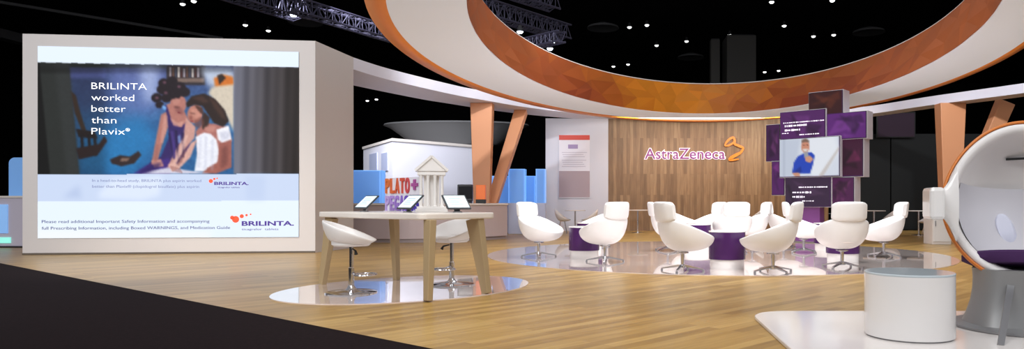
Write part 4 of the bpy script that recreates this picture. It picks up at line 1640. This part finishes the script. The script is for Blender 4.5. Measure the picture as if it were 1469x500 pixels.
def truss(label, p, q, size, bays):
    p, q = Vector(p), Vector(q)
    t = thing('hanging_truss', label, 'truss', tuple(p))
    d = q - p
    L = d.length
    ax_ = d.normalized()
    sd = ax_.cross(Vector((0, 0, 1))).normalized()
    up = sd.cross(ax_)
    cs = [sd * a_ * size / 2 + up * b_ * size / 2 for a_, b_ in ((-1, -1), (1, -1), (1, 1), (-1, 1))]
    for c in cs:
        MB().tube([c, c + ax_ * L], 0.035, 8).build('chord', TRUSS, t)
    w = MB()
    for k in range(bays):
        a_, b_ = ax_ * (L * k / bays), ax_ * (L * (k + 1) / bays)
        for f_ in range(4):
            c0_, c1_ = cs[f_], cs[(f_ + 1) % 4]
            if k % 2:
                c0_, c1_ = c1_, c0_
            w.tube([a_ + c0_, b_ + c1_], 0.018, 5)
            w.tube([a_ + cs[f_], a_ + cs[(f_ + 1) % 4]], 0.014, 5)
    w.build('lattice', TRUSS, t)
    return t


def tp(x, y, h):
    d = F * (h - EYE) / (PY - y)
    return ((x - PX) * d / F, d, h)


truss('lighting truss at the top edge above the display wall, its left length', tp(285, -34, 7.6), tp(432, 14, 7.6), 0.7, 16)
truss('slimmer lighting truss slanting down behind the ring from above the display wall', tp(418, 6, 7.2), tp(575, 54, 7.2), 0.42, 16)
truss('lighting truss inside the ring opening at upper left, ending in mid air', tp(690, 10, 7.4), tp(812, 47, 7.4), 0.5, 16)
truss('short lighting truss at the very top edge inside the ring opening', tp(735, -16, 7.8), tp(796, 4, 7.8), 0.5, 8)
truss('thin low lighting truss just over the left inner edge of the ring', tp(735, 68, 6.1), tp(806, 52, 6.1), 0.3, 12)

sp = make_lamp('stage_spotlight', LAMPB)
sp['category'] = 'spotlight'
sp['group'] = 'spotlights on the trusses'
SPOTS = [(421, 23, 7.0, 'spotlight where the two left trusses meet'), (746, 47, 6.6, 'bright spotlight on the truss by the left inner edge of the ring'),
         (793, 61, 6.5, 'blue tinted spotlight at the truss end inside the ring'), (789, 71, 6.2, 'lower white spotlight under the truss end inside the ring')]
for i, (x, y, h, lb) in enumerate(SPOTS):
    p = tp(x, y, h)
    o = sp if i == 0 else dup(sp, p, 0, lb)
    o.location = p
    o['label'] = lb
    o.scale = (0.4, 0.4, 0.4)

pp = MB()
pp.tube([at_depth(-30, -2, 38), at_depth(320, 55, 42)], 0.09, 8)
tag(pp.build('ceiling_pipe', VENTM), 'thin dark pipe sloping across the hall ceiling at upper left', 'pipe')
dc = MB()
dc.bar(at_depth(-60, 34, 40), at_depth(36, 58, 44), 0.8, 0.55)
tag(dc.build('hanging_duct', VENTM), 'dark grey air duct at the upper left edge beside the display wall', 'duct')

# ================================================================== light
def area(name, loc, target, size, power, col=(1, 0.95, 0.9), sy=None):
    l = bpy.data.lights.new(name, 'AREA')
    l.shape = 'RECTANGLE'
    l.size = size
    l.size_y = sy or size
    l.energy = power
    l.color = col
    o = bpy.data.objects.new(name, l)
    COL.objects.link(o)
    o.location = loc
    o.rotation_euler = (Vector(target) - Vector(loc)).to_track_quat('-Z', 'Y').to_euler()
    return o


def spot(name, loc, target, power, ang, blend=0.5, r=0.15, col=(1, 0.93, 0.85)):
    l = bpy.data.lights.new(name, 'SPOT')
    l.energy = power
    l.spot_size = math.radians(ang)
    l.spot_blend = blend
    l.shadow_soft_size = r
    l.color = col
    o = bpy.data.objects.new(name, l)
    COL.objects.link(o)
    o.location = loc
    o.rotation_euler = (Vector(target) - Vector(loc)).to_track_quat('-Z', 'Y').to_euler()
    return o


NEU = (0.97, 0.985, 1.0)
area('hall_lamp_lounge', (2.3, 15.5, 9.5), (2.3, 15.7, 0), 5, 640, NEU, sy=8).data.spread = math.radians(95)
area('front_fill', (-1.5, 1.5, 7.5), (-1.5, 10, 0.0), 5, 480, NEU)  # unseen soft source added as front fill over table and floor
area('left_fill', (-9.5, 1.0, 6.0), (-9.0, 14.5, 2.0), 4, 390, NEU).data.spread = math.radians(100)  # added fill that brightens the display wall, no fixture in view
spot('floor_fill', (-7.8, 9.5, 9.0), (-7.6, 13.2, 0), 2300, 50, 1.0, 0.4, (1, 0.94, 0.86))  # unseen spot added to brighten the planks before the display wall
spot('floor_fill', (-0.8, 5.0, 8.0), (-0.8, 7.4, 0), 950, 64, 1.0, 0.4, (1, 0.96, 0.9))  # unseen spot added to lift the mid foreground floor
area('right_fill', (5.5, 1.5, 6.5), (4.2, 7, 0.9), 3, 180, NEU)  # added fill reaching into the egg chair
area('chairs_fill', (3.0, 6.5, 6.8), (2.6, 13.5, 0.5), 3, 215, NEU).data.spread = math.radians(90)  # added front fill for the viewer-facing sides of the lounge chairs
area('pavilion_fill', (-10, 24, 9), (-8.5, 32, 2.5), 4, 800, (0.92, 0.94, 1)).data.spread = math.radians(100)  # unseen source added to brighten the neighbouring booth's walls
spot('beam_fill', (-1.0, 12.0, 8.5), (-4.0, 21.6, 4.5), 4200, 38, 0.7, 0.3, (0.93, 0.95, 1))  # unseen spot added to brighten the curved beam's left part
spot('beam_fill', (7.5, 12.0, 8.5), (11.6, 22.0, 4.5), 4200, 40, 0.7, 0.3, (0.93, 0.95, 1))  # matching added spot for the beam's right part
area('beam_underside_fill', (-6.2, 20.6, 1.2), (-5.6, 21.0, 4.3), 2.4, 14, (0.74, 0.74, 1), sy=0.4)  # hidden lavender source added to lift the beam's underside
area('wall_wash_strip', (4.3, 24.2, 4.0), (4.3, 27, 2.0), 8.2, 230, (1, 0.95, 0.88), sy=0.15)
area('poster_wash_strip', (-1.2, 24.0, 4.0), (-1.2, 27, 2.0), 2.0, 12, (1, 0.97, 1), sy=0.15)
for tx0, ty0 in ((-4.08, 22.9), (11.29, 22.9)):
    sgn = 1 if tx0 < 0 else -1
    spot('column_spot', (tx0 + 1.5 * sgn, 18.0, 6.6), (tx0 + .3 * sgn, 23.2, 2.6), 90 if tx0 < 0 else 190, 34, 0.6, 0.15, (1, 0.95, 0.92))

w = bpy.data.worlds.new('World')
SC.world = w
w.use_nodes = True
bg = w.node_tree.nodes['Background']
bg.inputs['Color'].default_value = (0.95, 0.95, 1.0, 1)
bg.inputs['Strength'].default_value = 0.33

# ================================================================== camera
cd = bpy.data.cameras.new('camera')
cam = bpy.data.objects.new('camera', cd)
COL.objects.link(cam)
cam.location = (0, 0, EYE)
cam.rotation_euler = (PI / 2, 0, 0)
cd.sensor_fit = 'HORIZONTAL'
cd.sensor_width = 36.0
cd.lens = 36.0 * F / 1469.0
cd.shift_x = -(PX - 734.5) / 1469.0
cd.shift_y = (PY - 250.0) / 1469.0
cd.clip_start = 0.05
cd.clip_end = 300
SC.camera = cam

SC.view_settings.view_transform = 'Standard'
SC.view_settings.look = 'None'
SC.view_settings.exposure = 0.0
SC.view_settings.gamma = 1.0
SC.view_settings.use_curve_mapping = False
